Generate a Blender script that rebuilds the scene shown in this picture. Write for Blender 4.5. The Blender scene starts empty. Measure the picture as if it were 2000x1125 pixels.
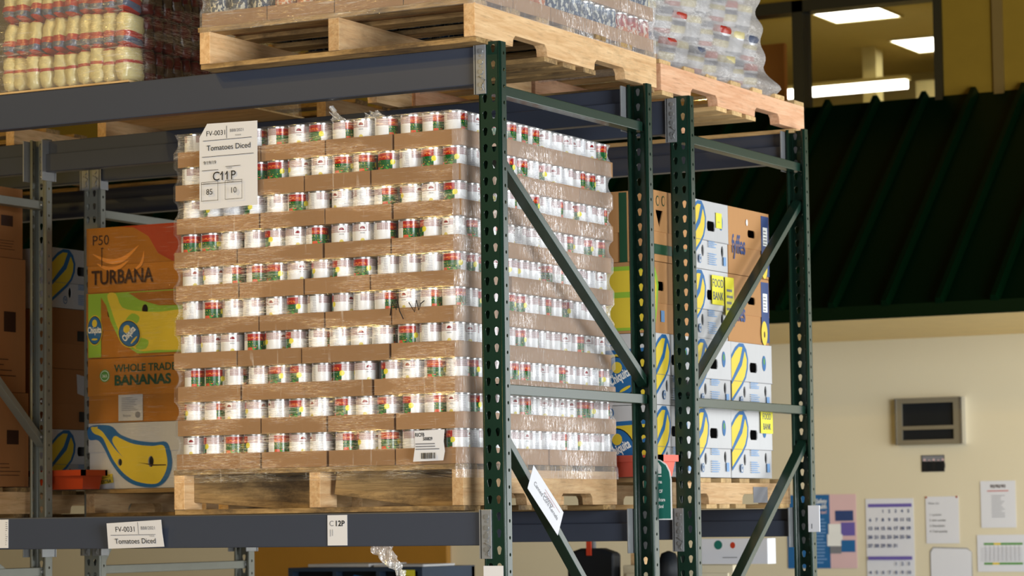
import bpy, bmesh, math, random
from mathutils import Vector, Matrix
from mathutils.geometry import tessellate_polygon
PI = math.pi
rnd = random.Random(11)
SC = bpy.context.scene
COL = SC.collection

# ------------------------------------------------------------------ camera
cam_d = bpy.data.cameras.new('camera'); cam = bpy.data.objects.new('camera', cam_d); COL.objects.link(cam)
cam_d.sensor_width = 36; cam_d.lens = 5623.674 * 36 / 2000; cam_d.clip_end = 200
_r = Vector((0.87866316, 0.47725557, -0.01334797)); _u = Vector((0.04991576, -0.06402278, 0.9966993)); _f = Vector((-0.47482572, 0.87642924, 0.08007703))
cam.matrix_world = Matrix.Translation((4.15772, -7.61527, 1.59652)) @ Matrix((_r, _u, -_f)).transposed().to_4x4()
cam_d.dof.use_dof = True; cam_d.dof.focus_distance = 8.75; cam_d.dof.aperture_fstop = 6.5
SC.camera = cam

# ------------------------------------------------------------------ world, lights, exposure
SC.view_settings.view_transform = 'Standard'; SC.view_settings.look = 'None'
SC.view_settings.gamma = 1; SC.view_settings.use_curve_mapping = False
SC.view_settings.exposure = 0.42
SC.cycles.max_bounces = 10; SC.cycles.transparent_max_bounces = 24; SC.cycles.diffuse_bounces = 3
SC.cycles.sample_clamp_indirect = 4
W = bpy.data.worlds.new('hall_air'); SC.world = W; W.use_nodes = True
W.node_tree.nodes['Background'].inputs[0].default_value = (1.0, .82, .55, 1)
W.node_tree.nodes['Background'].inputs[1].default_value = 0.010
def area(name, loc, look, sx, sy, col, power, spread=None):
    d = bpy.data.lights.new(name, 'AREA'); d.shape = 'RECTANGLE'; d.size = sx; d.size_y = sy
    d.color = col; d.energy = power
    if spread: d.spread = spread
    o = bpy.data.objects.new(name, d); COL.objects.link(o); o.location = loc
    o.rotation_euler = (Vector(look) - Vector(loc)).to_track_quat('-Z', 'Y').to_euler()
    return o
area('added_side_daylight', (3.3, 5.35, 1.75), (0, 5.35, 1.75), 5.3, 3.2, (.93, .97, 1.0), 175)  # added area lamp, placed to light the lower wall and put sheen on posts
area('loading_door_daylight', (9.5, -4.0, 2.2), (0, 0.6, 2.1), 4.4, 3.6, (.93, .97, 1.0), 760)
area('added_front_fill', (.9, -6.2, 1.9), (-.8, 0, 2.1), 3.0, 2.4, (.95, .97, 1.0), 96)  # added fill lamp in the aisle, brightens the front faces of the loads
for _x, _y, _z in ((-2.7, -4.4, 6.0), (-4.6, -7.6, 6.4), (-9.5, -6.0, 6.4), (-2.0, -9.0, 6.6)):
    area('high_bay_lamp', (_x, _y, _z), (_x + .4, _y + 1.2, 0), .28, .28, (1.0, .68, .20), 85)

# ------------------------------------------------------------------ small helpers
def tag(o, label=None, cat=None, group=None, kind=None):
    if label: o['label'] = label
    if cat: o['category'] = cat
    if group: o['group'] = group
    if kind: o['kind'] = kind
    return o
def empty(name, loc, label=None, cat=None, group=None, rz=0):
    o = bpy.data.objects.new(name, None); COL.objects.link(o); o.location = loc; o.rotation_euler = (0, 0, rz)
    o.empty_display_size = .05
    return tag(o, label, cat, group)
def smooth(me):
    for p in me.polygons: p.use_smooth = True
class MB:
    def __init__(s): s.v = []; s.f = []; s.m = []; s.sm = []
    def add(s, vs, fs, mi=0, sm=False):
        b = len(s.v); s.v += [tuple(v) for v in vs]
        for f in fs: s.f.append([b + i for i in f]); s.m.append(mi); s.sm.append(sm)
        return s
    def box(s, x0, x1, y0, y1, z0, z1, mi=0):
        v = [(x, y, z) for z in (z0, z1) for y in (y0, y1) for x in (x0, x1)]
        return s.add(v, [(0, 2, 3, 1), (4, 5, 7, 6), (0, 1, 5, 4), (2, 6, 7, 3), (0, 4, 6, 2), (1, 3, 7, 5)], mi)
    def xf(s, M):
        s.v = [tuple(M @ Vector(v)) for v in s.v]; return s
    def prism(s, pts, axis, a0, a1, mi=0):
        """pts 2D polygon (in the other two axes, cyclic order), extruded along axis"""
        n = len(pts)
        def P(p, a): return {'x': (a, p[0], p[1]), 'y': (p[0], a, p[1]), 'z': (p[0], p[1], a)}[axis]
        v = [P(p, a0) for p in pts] + [P(p, a1) for p in pts]
        fs = [(i, (i + 1) % n, n + (i + 1) % n, n + i) for i in range(n)]
        tris = tessellate_polygon([[Vector((p[0], p[1], 0)) for p in pts]])
        fs += [tuple(t) for t in tris] + [tuple(n + i for i in reversed(t)) for t in tris]
        return s.add(v, fs, mi)
    def lathe(s, prof, n=24, mi=None, c=(0, 0, 0), sm=True):
        """prof list of (r, z, mat)"""
        b = len(s.v)
        for (r, z, *_q) in prof:
            for k in range(n):
                a = 2 * PI * k / n; s.v.append((c[0] + r * math.cos(a), c[1] + r * math.sin(a), c[2] + z))
        for j in range(len(prof) - 1):
            mm = prof[j][2] if len(prof[j]) > 2 else (mi or 0)
            for k in range(n):
                k2 = (k + 1) % n
                s.f.append([b + j * n + k, b + j * n + k2, b + (j + 1) * n + k2, b + (j + 1) * n + k]); s.m.append(mm); s.sm.append(sm)
        return s
    def tube(s, pts, r, n=8, mi=0):
        pts = [Vector(p) for p in pts]; b = len(s.v)
        for i, p in enumerate(pts):
            t = (pts[min(i + 1, len(pts) - 1)] - pts[max(i - 1, 0)]).normalized()
            a = t.cross(Vector((0, 0, 1)))
            if a.length < .01: a = t.cross(Vector((1, 0, 0)))
            a.normalize(); c = t.cross(a)
            for k in range(n):
                q = 2 * PI * k / n; s.v.append(tuple(p + (a * math.cos(q) + c * math.sin(q)) * r))
        for i in range(len(pts) - 1):
            for k in range(n):
                k2 = (k + 1) % n
                s.f.append([b + i * n + k, b + i * n + k2, b + (i + 1) * n + k2, b + (i + 1) * n + k]); s.m.append(mi); s.sm.append(True)
        s.f.append([b + k for k in range(n)]); s.m.append(mi); s.sm.append(False)
        s.f.append([b + (len(pts) - 1) * n + k for k in range(n)]); s.m.append(mi); s.sm.append(False)
        return s
    def mesh(s, name, mats, weld=False):
        me = bpy.data.meshes.new(name); me.from_pydata(s.v, [], s.f); me.update()
        if not isinstance(mats, (list, tuple)): mats = [mats]
        for m in mats: me.materials.append(m)
        me.polygons.foreach_set('material_index', s.m); me.polygons.foreach_set('use_smooth', s.sm)
        bm = bmesh.new(); bm.from_mesh(me)
        if weld: bmesh.ops.remove_doubles(bm, verts=bm.verts, dist=1e-5)
        bmesh.ops.recalc_face_normals(bm, faces=bm.faces); bm.to_mesh(me); bm.free()
        return me
    def build(s, name, mats, parent=None, weld=False, bevel=0, solid=0, loc=None):
        return obj(name, s.mesh(name, mats, weld), parent, bevel, solid, loc)
def obj(name, me, parent=None, bevel=0, solid=0, loc=None):
    o = bpy.data.objects.new(name, me); COL.objects.link(o)
    if parent: o.parent = parent
    if loc: o.location = loc
    if solid:
        m = o.modifiers.new('thick', 'SOLIDIFY'); m.thickness = solid; m.offset = 0
    if bevel:
        m = o.modifiers.new('edge', 'BEVEL'); m.width = bevel; m.segments = 2; m.limit_method = 'ANGLE'
    return o
def copy_tree(o, parent=None, loc=None, rz=None):
    c = o.copy(); COL.objects.link(c); c.parent = parent
    if loc is not None: c.location = loc
    if rz is not None: c.rotation_euler = (0, 0, rz)
    for ch in list(o.children): copy_tree(ch, c)
    return c
def srgb(r, g, b):
    f = lambda c: (c / 255) / 12.92 if c / 255 <= .04045 else ((c / 255 + .055) / 1.055) ** 2.4
    return (f(r), f(g), f(b), 1)

# ------------------------------------------------------------------ materials
class NT:
    """tiny expression layer over a node tree"""
    def __init__(s, name, rough=.5, metal=0, spec=.5):
        s.mat = bpy.data.materials.new(name); s.mat.use_nodes = True; s.t = s.mat.node_tree
        s.b = s.t.nodes['Principled BSDF']; s.b.inputs['Roughness'].default_value = rough
        s.b.inputs['Metallic'].default_value = metal; s.b.inputs['Specular IOR Level'].default_value = spec
    def n(s, typ, **k):
        q = s.t.nodes.new(typ)
        for a, v in k.items(): setattr(q, a, v)
        return q
    def link(s, a, b): s.t.links.new(a, b)
    def put(s, inp, v):
        if isinstance(v, bpy.types.NodeSocket): s.link(v, inp)
        else: inp.default_value = v
    def m(s, op, a, b=0.0, c=0.0):
        q = s.n('ShaderNodeMath', operation=op); s.put(q.inputs[0], a); s.put(q.inputs[1], b)
        if op in ('MULTIPLY_ADD', 'COMPARE', 'WRAP', 'SMOOTH_MIN'): s.put(q.inputs[2], c)
        return q.outputs[0]
    def mix(s, f, a, b):
        q = s.n('ShaderNodeMix', data_type='RGBA'); s.put(q.inputs[0], f); s.put(q.inputs[6], a); s.put(q.inputs[7], b)
        return q.outputs[2]
    def obj(s): return s.n('ShaderNodeTexCoord').outputs['Object']
    def sep(s, v):
        q = s.n('ShaderNodeSeparateXYZ'); s.link(v, q.inputs[0]); return q.outputs
    def noise(s, scale=5, detail=3, stretch=(1, 1, 1), rough=.5, vec=None, dist=0):
        mp = s.n('ShaderNodeMapping'); mp.inputs['Scale'].default_value = stretch; s.link(vec or s.obj(), mp.inputs[0])
        q = s.n('ShaderNodeTexNoise'); q.inputs['Scale'].default_value = scale; q.inputs['Detail'].default_value = detail
        q.inputs['Roughness'].default_value = rough; q.inputs['Distortion'].default_value = dist; s.link(mp.outputs[0], q.inputs[0]); return q.outputs[0]
    def ramp(s, v, lo, hi):
        q = s.n('ShaderNodeMapRange'); q.inputs[1].default_value = lo; q.inputs[2].default_value = hi; s.put(q.inputs[0], v); return q.outputs[0]
    def color(s, v): s.put(s.b.inputs['Base Color'], v); return s
    def bump(s, h, st=.3, d=.01):
        q = s.n('ShaderNodeBump'); q.inputs['Strength'].default_value = st; q.inputs['Distance'].default_value = d
        s.link(h, q.inputs['Height']); s.link(q.outputs[0], s.b.inputs['Normal']); return s
    def rand(s): return s.n('ShaderNodeObjectInfo').outputs['Random']
def plain(name, c, rough=.5, metal=0, spec=.5, vary=.08, scale=8, bump=0):
    t = NT(name, rough, metal, spec); n = t.noise(scale, 4)
    a = tuple(max(0, x * (1 - vary)) for x in c[:3]) + (1,); b = tuple(min(1, x * (1 + vary)) for x in c[:3]) + (1,)
    t.color(t.mix(n, a, b))
    if bump: t.bump(t.noise(scale * 8, 3), bump, .003)
    return t.mat
def glow(name, c, s):
    m = bpy.data.materials.new(name); m.use_nodes = True; t = m.node_tree; t.nodes.remove(t.nodes['Principled BSDF'])
    e = t.nodes.new('ShaderNodeEmission'); e.inputs[0].default_value = c; e.inputs[1].default_value = s
    t.links.new(e.outputs[0], t.nodes['Material Output'].inputs[0]); return m
def wood(name, c1, c2, axis, dirt=.5):
    t = NT(name, .72, 0, .3)
    st = {'x': (1.2, 14, 14), 'y': (14, 1.2, 14)}[axis]
    off = t.n('ShaderNodeVectorMath', operation='ADD'); t.link(t.obj(), off.inputs[0])
    cr = t.n('ShaderNodeCombineXYZ'); rr = t.m('MULTIPLY', t.rand(), 40.0)
    for i in range(3): t.link(rr, cr.inputs[i])
    t.link(cr.outputs[0], off.inputs[1]); v = off.outputs[0]
    g = t.noise(4, 6, st, .65, v, .6); g2 = t.noise(11, 3, st, .5, v)
    base = t.mix(t.ramp(g, .35, .68), c1, c2)
    base = t.mix(t.m('MULTIPLY', t.ramp(g2, .56, .75), .45), base, tuple(x * .45 for x in c1[:3]) + (1,))
    spot = t.ramp(t.noise(7, 6, (.5, 1, 1) if axis == 'x' else (1, .5, 1), .75, v), .58 - dirt * .14, .74 - dirt * .12)
    base = t.mix(t.m('MULTIPLY', spot, min(.85, dirt)), base, (.07, .045, .025, 1))
    hsv = t.n('ShaderNodeHueSaturation'); t.link(base, hsv.inputs['Color']); t.put(hsv.inputs['Value'], t.m('MULTIPLY_ADD', t.rand(), .45, .75))
    t.color(hsv.outputs[0]); t.bump(g, .35, .004); return t.mat
def kraft(name, c, rough=.75):
    t = NT(name, rough, 0, .25); n = t.noise(3, 4); f = t.noise(90, 2, (1, 1, .15))
    col = t.mix(n, tuple(x * .9 for x in c[:3]) + (1,), tuple(min(1, x * 1.1) for x in c[:3]) + (1,))
    col = t.mix(t.m('MULTIPLY', f, .25), col, tuple(x * .75 for x in c[:3]) + (1,))
    hsv = t.n('ShaderNodeHueSaturation'); t.link(col, hsv.inputs['Color']); t.put(hsv.inputs['Value'], t.m('MULTIPLY_ADD', t.rand(), .18, .91))
    t.color(hsv.outputs[0]); t.bump(f, .12, .002); return t.mat
M = {}
M['green'] = plain('green_paint', srgb(24, 50, 39), .26, 0, .45, .12, 14)
M['greypost'] = plain('grey_post_paint', srgb(128, 130, 120), .4, .15, .5, .1, 12)
M['beam'] = plain('slate_beam_paint', srgb(64, 70, 84), .34, 0, .5, .05, 3)
M['plate'] = plain('plate_steel', srgb(150, 152, 154), .35, .3, .5, .1, 30)
M['steel'] = plain('bright_steel', srgb(205, 205, 205), .25, .9, .5, .05, 20)
M['rivet'] = plain('rivet_steel', srgb(170, 172, 172), .3, .6)
M['wood_x'] = wood('pine_boards', srgb(196, 158, 104), srgb(226, 192, 138), 'x', .35)
M['wood_y'] = wood('pine_stringer', srgb(206, 162, 112), srgb(232, 196, 148), 'y', .25)
M['old_x'] = wood('weathered_boards', srgb(128, 100, 62), srgb(190, 156, 104), 'x', .8)
M['pink_y'] = wood('pale_pink_stringer', srgb(216, 160, 120), srgb(236, 190, 152), 'y', .2)
M['tray'] = kraft('tray_kraft', srgb(160, 122, 84))
M['kraft'] = kraft('box_kraft', srgb(190, 140, 90))
M['kraft_dark'] = kraft('box_dark_kraft', srgb(165, 112, 66))
M['carton_white'] = kraft('carton_white', srgb(202, 201, 200))
M['carton_orange'] = kraft('carton_orange', srgb(182, 116, 34))
M['paper'] = plain('white_paper', srgb(226, 226, 230), .6, 0, .4, .02)
M['ink'] = plain('black_ink', srgb(28, 28, 30), .6, 0, .3)
M['grey_ink'] = plain('grey_ink', srgb(130, 130, 134), .6, 0, .3)
def ink(r, g, b, n): 
    if n not in M: M[n] = plain(n, srgb(r, g, b), .55, 0, .35, .05)
    return M[n]
ink(228, 200, 60, 'yellow_print'); ink(40, 104, 160, 'blue_print'); ink(88, 150, 66, 'green_print'); ink(150, 190, 60, 'lime_print')
ink(34, 76, 50, 'dark_green_print'); ink(196, 62, 34, 'red_print'); ink(232, 150, 60, 'orange_print'); ink(60, 34, 20, 'brown_print')
ink(235, 224, 60, 'bright_yellow_paper'); ink(236, 104, 84, 'salmon_plastic'); ink(178, 62, 22, 'orange_plastic'); ink(32, 110, 96, 'teal_print'); ink(120, 160, 205, 'pale_blue_print')
ink(52, 72, 120, 'navy_print'); ink(245, 245, 240, 'white_print'); ink(110, 96, 170, 'violet_print'); ink(226, 190, 190, 'pink_print'); ink(170, 60, 30, 'rust_print')
ink(14, 20, 26, 'black_plastic'); ink(46, 62, 82, 'dark_blue_plastic')

# tomato can label : Object space, z up, radius .0375, height .107
def can_label(name, main, second, text_col, plainish=False):
    t = NT(name, .22, 0, .6); o = t.sep(t.obj())
    u = t.m('MULTIPLY_ADD', t.m('ARCTAN2', o[1], o[0]), 1 / (2 * PI), .5)      # 0..1 round the can
    z = t.m('MULTIPLY', o[2], 1 / .107)
    x = t.m('MULTIPLY', u, .236); y = t.m('MULTIPLY', z, .107)
    a = t.m('FRACT', t.m('MULTIPLY', t.m('ADD', x, y), 1 / .0068)); b = t.m('FRACT', t.m('MULTIPLY', t.m('SUBTRACT', x, y), 1 / .0068))
    chk = t.m('ABSOLUTE', t.m('SUBTRACT', t.m('GREATER_THAN', a, .5), t.m('GREATER_THAN', b, .5)))
    def inside(v, lo, hi): return t.m('MULTIPLY', t.m('GREATER_THAN', v, lo), t.m('LESS_THAN', v, hi))
    def disk(cu, cz, r, sx=1.0):
        dx = t.m('MULTIPLY', t.m('SUBTRACT', x, cu * .236), sx); dy = t.m('SUBTRACT', y, cz * .107)
        return t.m('LESS_THAN', t.m('ADD', t.m('MULTIPLY', dx, dx), t.m('MULTIPLY', dy, dy)), r * r)
    white = srgb(238, 238, 238)
    top = t.m('GREATER_THAN', z, .73)
    c = t.mix(t.m('MULTIPLY', top, chk), white, srgb(128, 16, 24))
    # emblem gap with a dark red dome
    c = t.mix(t.m('MULTIPLY', inside(u, .50, .60), inside(z, .76, .95)), c, white)
    c = t.mix(t.m('MULTIPLY', disk(.55, .80, .0085), t.m('GREATER_THAN', z, .80)), c, srgb(140, 24, 30))
    c = t.mix(t.m('MULTIPLY', inside(u, .515, .585), t.m('MULTIPLY', inside(z, .66, .70), t.m('GREATER_THAN', t.m('FRACT', t.m('MULTIPLY', x, 330.0)), .45))), c, srgb(120, 120, 126))
    # nutrition panel with text rows
    rows = t.m('GREATER_THAN', t.m('FRACT', t.m('MULTIPLY', z, 21)), .55)
    c = t.mix(inside(u, .66, .80), c, white)
    c = t.mix(t.m('MULTIPLY', t.m('MULTIPLY', inside(u, .665, .775), rows), t.m('GREATER_THAN', t.noise(120, 2, (1, 1, .2)), .47)), c, srgb(176, 176, 184))
    c = t.mix(t.m('MULTIPLY', disk(.55, .46, .007), 1.0), c, srgb(222, 206, 110))
    # front picture panel
    pan = t.mix(t.m('GREATER_THAN', z, .73), second, srgb(165, 34, 26))
    pan = t.mix(t.m('MULTIPLY', t.m('GREATER_THAN', z, .93), chk), pan, white)
    pan = t.mix(t.m('MULTIPLY', inside(z, .77, .84), t.m('GREATER_THAN', t.noise(170, 1, (1, 1, 1)), .52)), pan, srgb(222, 120, 50))
    words = t.m('MULTIPLY', t.m('GREATER_THAN', t.noise(260, 2, (1, 1, .8)), .60), t.m('ADD', inside(z, .66, .70), inside(z, .56, .62)))
    pan = t.mix(words, pan, text_col)
    blob = t.m('MULTIPLY', t.m('LESS_THAN', z, .53), t.m('GREATER_THAN', t.noise(45, 1), .47))
    pan = t.mix(blob, pan, srgb(214, 92, 58))
    pan = t.mix(t.m('MULTIPLY', t.m('LESS_THAN', z, .60), t.m('LESS_THAN', t.noise(60, 1), .42)), pan, srgb(70, 160, 60))
    c = t.mix(t.m('LESS_THAN', u, .27), c, pan)
    c = t.mix(disk(.275, .665, .0085), c, srgb(235, 222, 70))
    t.color(c); return t.mat
M['label_tomato'] = can_label('tomato_can_label', None, srgb(26, 92, 46), srgb(226, 200, 70))
def band_label(name, top, mid, low, cut=(.55, .8)):
    t = NT(name, .3); o = t.sep(t.obj()); z = t.m('MULTIPLY', o[2], 1 / .107)
    c = t.mix(t.m('GREATER_THAN', z, cut[0]), low, mid); c = t.mix(t.m('GREATER_THAN', z, cut[1]), c, top)
    w = t.m('GREATER_THAN', t.noise(90, 2, (1, 1, .6)), .56); c = t.mix(t.m('MULTIPLY', w, .7), c, srgb(225, 222, 205))
    t.color(c); return t.mat
M['label_blue'] = band_label('blue_can_label', srgb(60, 84, 112), srgb(44, 62, 88), srgb(50, 74, 104))
M['label_red'] = band_label('red_can_label', srgb(130, 34, 34), srgb(160, 44, 36), srgb(190, 110, 70))
def film(name, stretch, haze=.04, streak=.6, lo=.60, hi=.72, gate=(.45, .6), fold=None, white=.0, rough=.10, gs=(4.5, 4.5, 4.5), tint=.86, shine=.03, warm=.99):
    """stretch wrap: clear sheet (transparent plus mirror-like glints on its creases) with a little milky haze"""
    m = bpy.data.materials.new(name); m.use_nodes = True; T = NT.__new__(NT); T.mat = m; T.t = m.node_tree
    T.t.nodes.remove(T.t.nodes['Principled BSDF'])
    s1 = T.noise(1.0, 3, stretch, .6, dist=.3); s2 = T.noise(2.3, 2, stretch, .5)
    g = T.ramp(T.noise(1, 2, gs), gate[0], gate[1])
    mask = T.m('MULTIPLY', T.ramp(s1, lo, hi), g)
    mask = T.m('MAXIMUM', mask, T.m('MULTIPLY', T.ramp(s2, .64, .72), .5))
    if fold:
        s3 = T.noise(1.0, 2, fold, .6, dist=.5); mask = T.m('MAXIMUM', mask, T.m('MULTIPLY', T.m('MULTIPLY', T.ramp(s3, .64, .70), T.ramp(T.noise(6, 2), .45, .6)), .7))
    h = T.m('ADD', s1, T.m('MULTIPLY', s2, .6))
    bp = T.n('ShaderNodeBump'); bp.inputs['Strength'].default_value = 1.0; bp.inputs['Distance'].default_value = .02; T.link(h, bp.inputs['Height'])
    gl = T.n('ShaderNodeBsdfGlossy'); gl.inputs['Roughness'].default_value = rough; T.link(bp.outputs[0], gl.inputs['Normal'])
    line = T.m('SUBTRACT', 1.0, T.ramp(T.m('ABSOLUTE', T.m('SUBTRACT', s1, .5)), .0, .035))
    line2 = T.m('SUBTRACT', 1.0, T.ramp(T.m('ABSOLUTE', T.m('SUBTRACT', s2, .5)), .0, .03))
    k = T.m('MULTIPLY_ADD', T.m('MAXIMUM', T.m('MULTIPLY', T.m('MAXIMUM', line, line2), g), T.m('MULTIPLY', mask, .35)), streak, shine); cc = T.n('ShaderNodeCombineColor'); [T.link(k, cc.inputs[i]) for i in range(3)]; T.link(cc.outputs[0], gl.inputs['Color'])
    df = T.n('ShaderNodeBsdfDiffuse'); df.inputs['Color'].default_value = (tint, tint * warm, tint * warm * warm, 1); tl = T.n('ShaderNodeBsdfTranslucent'); tl.inputs['Color'].default_value = (tint, tint * warm, tint * warm * warm, 1)
    ms = T.n('ShaderNodeMixShader'); ms.inputs[0].default_value = .3; T.link(df.outputs[0], ms.inputs[1]); T.link(tl.outputs[0], ms.inputs[2])
    tr = T.n('ShaderNodeBsdfTransparent'); tr.inputs[0].default_value = (.97, .97, .97, 1)
    lw = T.n('ShaderNodeLayerWeight'); lw.inputs[0].default_value = .2
    fac = T.m('MINIMUM', T.m('ADD', T.m('MULTIPLY_ADD', mask, .30 + white, haze), T.m('MULTIPLY', lw.outputs['Facing'], .08)), .92)
    mx = T.n('ShaderNodeMixShader'); T.link(fac, mx.inputs[0]); T.link(tr.outputs[0], mx.inputs[1]); T.link(ms.outputs[0], mx.inputs[2])
    ad = T.n('ShaderNodeAddShader'); T.link(mx.outputs[0], ad.inputs[0]); T.link(gl.outputs[0], ad.inputs[1])
    T.link(ad.outputs[0], T.t.nodes['Material Output'].inputs[0]); return m
M['film_front'] = film('stretch_wrap_front', (6, 6, 170), haze=.012, streak=1.0, lo=.60, hi=.68, gate=(.47, .54), fold=(60, 60, 5), gs=(2.6, 2.6, 11), rough=.33)
M['film_side'] = film('stretch_wrap_side', (75, 75, 9), haze=.19, streak=.40, lo=.60, hi=.70, gate=(.48, .60), white=.15, rough=.25, shine=.015)
M['film_soft'] = film('stretch_wrap_soft', (8, 8, 90), haze=.12, streak=.5, lo=.56, hi=.66, gate=(.42, .55), rough=.2)
M['film_milky'] = film('stretch_wrap_milky', (10, 10, 40), haze=.46, streak=.14, lo=.58, hi=.70, gate=(.4, .55), rough=.3, tint=.64, shine=.01, warm=.95)
M['film_left'] = film('stretch_wrap_left', (5, 5, 120), haze=.01, streak=.35, lo=.60, hi=.70, gate=(.5, .6))
M['film_tail'] = film('stretch_wrap_tail', (60, 60, 14), haze=.35, streak=.7, gate=(.0, .2))

# ------------------------------------------------------------------ printing on flat faces
_txt = {}
def text_mesh(s, bold=0.0, align='CENTER', shear=0.0, spacing=1.0):
    k = (s, bold, align, shear, spacing)
    if k not in _txt:
        c = bpy.data.curves.new('t', 'FONT'); c.body = s; c.align_x = align; c.offset = bold; c.shear = shear; c.space_character = spacing
        c.resolution_u = 3
        o = bpy.data.objects.new('t', c); me = bpy.data.meshes.new_from_object(o)
        _txt[k] = ([tuple(v.co[:2]) for v in me.vertices], [tuple(p.vertices) for p in me.polygons])
        bpy.data.objects.remove(o); bpy.data.curves.remove(c); bpy.data.meshes.remove(me)
    return _txt[k]
def inpoly(p, poly):
    c = False; n = len(poly)
    for i in range(n):
        a, b = poly[i], poly[i - 1]
        if (a[1] > p[1]) != (b[1] > p[1]) and p[0] < (b[0] - a[0]) * (p[1] - a[1]) / (b[1] - a[1]) + a[0]: c = not c
    return c
def ell(cx, cy, rx, ry, n=22, rot=0.0):
    return [(cx + rx * math.cos(2 * PI * k / n) * math.cos(rot) - ry * math.sin(2 * PI * k / n) * math.sin(rot),
             cy + rx * math.cos(2 * PI * k / n) * math.sin(rot) + ry * math.sin(2 * PI * k / n) * math.cos(rot)) for k in range(n)]
def rect(x0, y0, x1, y1): return [(x0, y0), (x1, y0), (x1, y1), (x0, y1)]
def crescent(x0, y0, x1, y1, sag, thick, n=14, tip=.08):
    """banana outline from tip 0 to tip 1; sag bends it, thick is the fattest width"""
    p0, p1 = Vector((x0, y0)), Vector((x1, y1)); d = p1 - p0; nrm = Vector((-d.y, d.x)).normalized()
    up, lo = [], []
    for i in range(n + 1):
        t = i / n; s = math.sin(PI * t); c = p0 + d * t - nrm * sag * s
        w = thick * (tip + (1 - tip) * s ** .7) / 2
        up.append(tuple(c + nrm * w)); lo.append(tuple(c - nrm * w))
    return lo + up[::-1]
def smoothp(p, k=4):
    n = len(p); out = []
    for i in range(n):
        a, b, c, d = [Vector(p[(i + j - 1) % n]) for j in range(4)]
        for q in range(k):
            t_ = q / k; out.append(tuple(.5 * ((2 * b) + (c - a) * t_ + (2 * a - 5 * b + 4 * c - d) * t_ ** 2 + (3 * b - a - 3 * c + d) * t_ ** 3)))
    return out
class Face:
    """a flat face: origin o, in-plane u and v, outward n; polygons laid as ink .4 mm apart"""
    def __init__(s, o, u, v, n): s.o, s.u, s.v, s.n = Vector(o), Vector(u), Vector(v), Vector(n); s.mb = MB(); s.mats = []; s.holes = []; s.k = 1
    def mi(s, m):
        if m not in s.mats: s.mats.append(m)
        return s.mats.index(m)
    def P(s, p, k): return s.o + s.u * p[0] + s.v * p[1] + s.n * (.00035 * k)
    def poly(s, pts, m, clip=None):
        s.k += 1
        if clip:  # clamp into a rectangle of the face
            pts = [(min(max(p[0], clip[0]), clip[2]), min(max(p[1], clip[1]), clip[3])) for p in pts]
        hs = [h for h in s.holes if all(inpoly(q, pts) for q in h)]
        allp = list(pts) + [q for h in hs for q in h]
        tr = tessellate_polygon([[Vector((p[0], p[1], 0)) for p in l] for l in [pts] + hs])
        s.mb.add([s.P(p, s.k) for p in allp], [tuple(t) for t in tr], s.mi(m)); return s
    def text(s, t, size, x, y, m, bold=0.0, align='CENTER', sx=1.0, rot=0.0, shear=0.0):
        s.k += 1; vs, fs = text_mesh(t, bold, align, shear)
        c, q = math.cos(rot), math.sin(rot)
        s.mb.add([s.P((x + size * (a * sx * c - b * q), y + size * (a * sx * q + b * c)), s.k) for a, b in vs], fs, s.mi(m)); return s
    def lines(s, x0, y0, x1, y1, n, m, frac=.4, rag=.35):
        s.k += 1; h = (y1 - y0) / n
        for i in range(n):
            xe = x1 - (x1 - x0) * rag * rnd.random()
            y = y0 + i * h
            s.mb.add([s.P(p, s.k) for p in rect(x0, y, xe, y + h * frac)], [(0, 1, 2, 3)], s.mi(m))
        return s
    def done(s, parent, name='printing'):
        if s.mb.f: s.mb.build(name, s.mats, parent)

def sheet_of(name, face_args, w, h, m, label, cat, draw, group=None, thick=.0008, outline=None, wave=0.0):
    """a sheet of paper as a thing: slightly curved sheet plus its printing"""
    o, u, v, n = [Vector(q) for q in face_args]
    e = empty(name, o, label, cat, group)
    mb = MB(); pts = outline or rect(0, 0, w, h)
    F = Face((0, 0, 0), u, v, n)
    tr = tessellate_polygon([[Vector((p[0], p[1], 0)) for p in pts]]); k = len(pts)
    mb.add([F.P(p, 0) for p in pts] + [F.P(p, 0) + n * thick for p in pts],
           [tuple(t) for t in tr] + [tuple(i + k for i in t) for t in tr] + [(i, (i + 1) % k, k + (i + 1) % k, k + i) for i in range(k)])
    mb.build('paper_sheet', m, e)
    F.o = n * thick
    if draw: draw(F, w, h); F.done(e)
    return e

# ------------------------------------------------------------------ setting: floor, back wall with office window, canopy
YW = 8.2
def struct(o): o['kind'] = 'structure'; return o
t = NT('floor_concrete', .35); n = t.noise(1.2, 5); t.color(t.mix(n, srgb(110, 108, 102), srgb(150, 147, 138))); M['floor'] = t.mat
struct(MB().box(-14, 14, -17, YW + .2, -.1, 0).build('floor', M['floor']))
t = NT('wall_beige_paint', .6, 0, .3); n = t.noise(.8, 4); t.color(t.mix(n, srgb(220, 208, 176), srgb(230, 219, 190))); M['wall'] = t.mat
WX0, WX1, WZ0, WZ1 = -4.3, -1.545, 3.6, 4.665
wb = MB()
wb.box(-14, 6, YW, YW + .15, 0, WZ0); MU = plain('upper_wall_dimmed_olive', srgb(138, 110, 34), .6, 0, .15); wb2 = MB(); wb2.box(-14, WX0, YW, YW + .15, WZ0, WZ1).box(WX1, 6, YW, YW + .15, WZ0, WZ1).box(-14, 6, YW, YW + .15, WZ1, 7.5)  # upper wall colour darkened to stand in for dim warm light
struct(wb.build('wall_back', M['wall'])); struct(wb2.build('wall_upper', MU))
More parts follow.
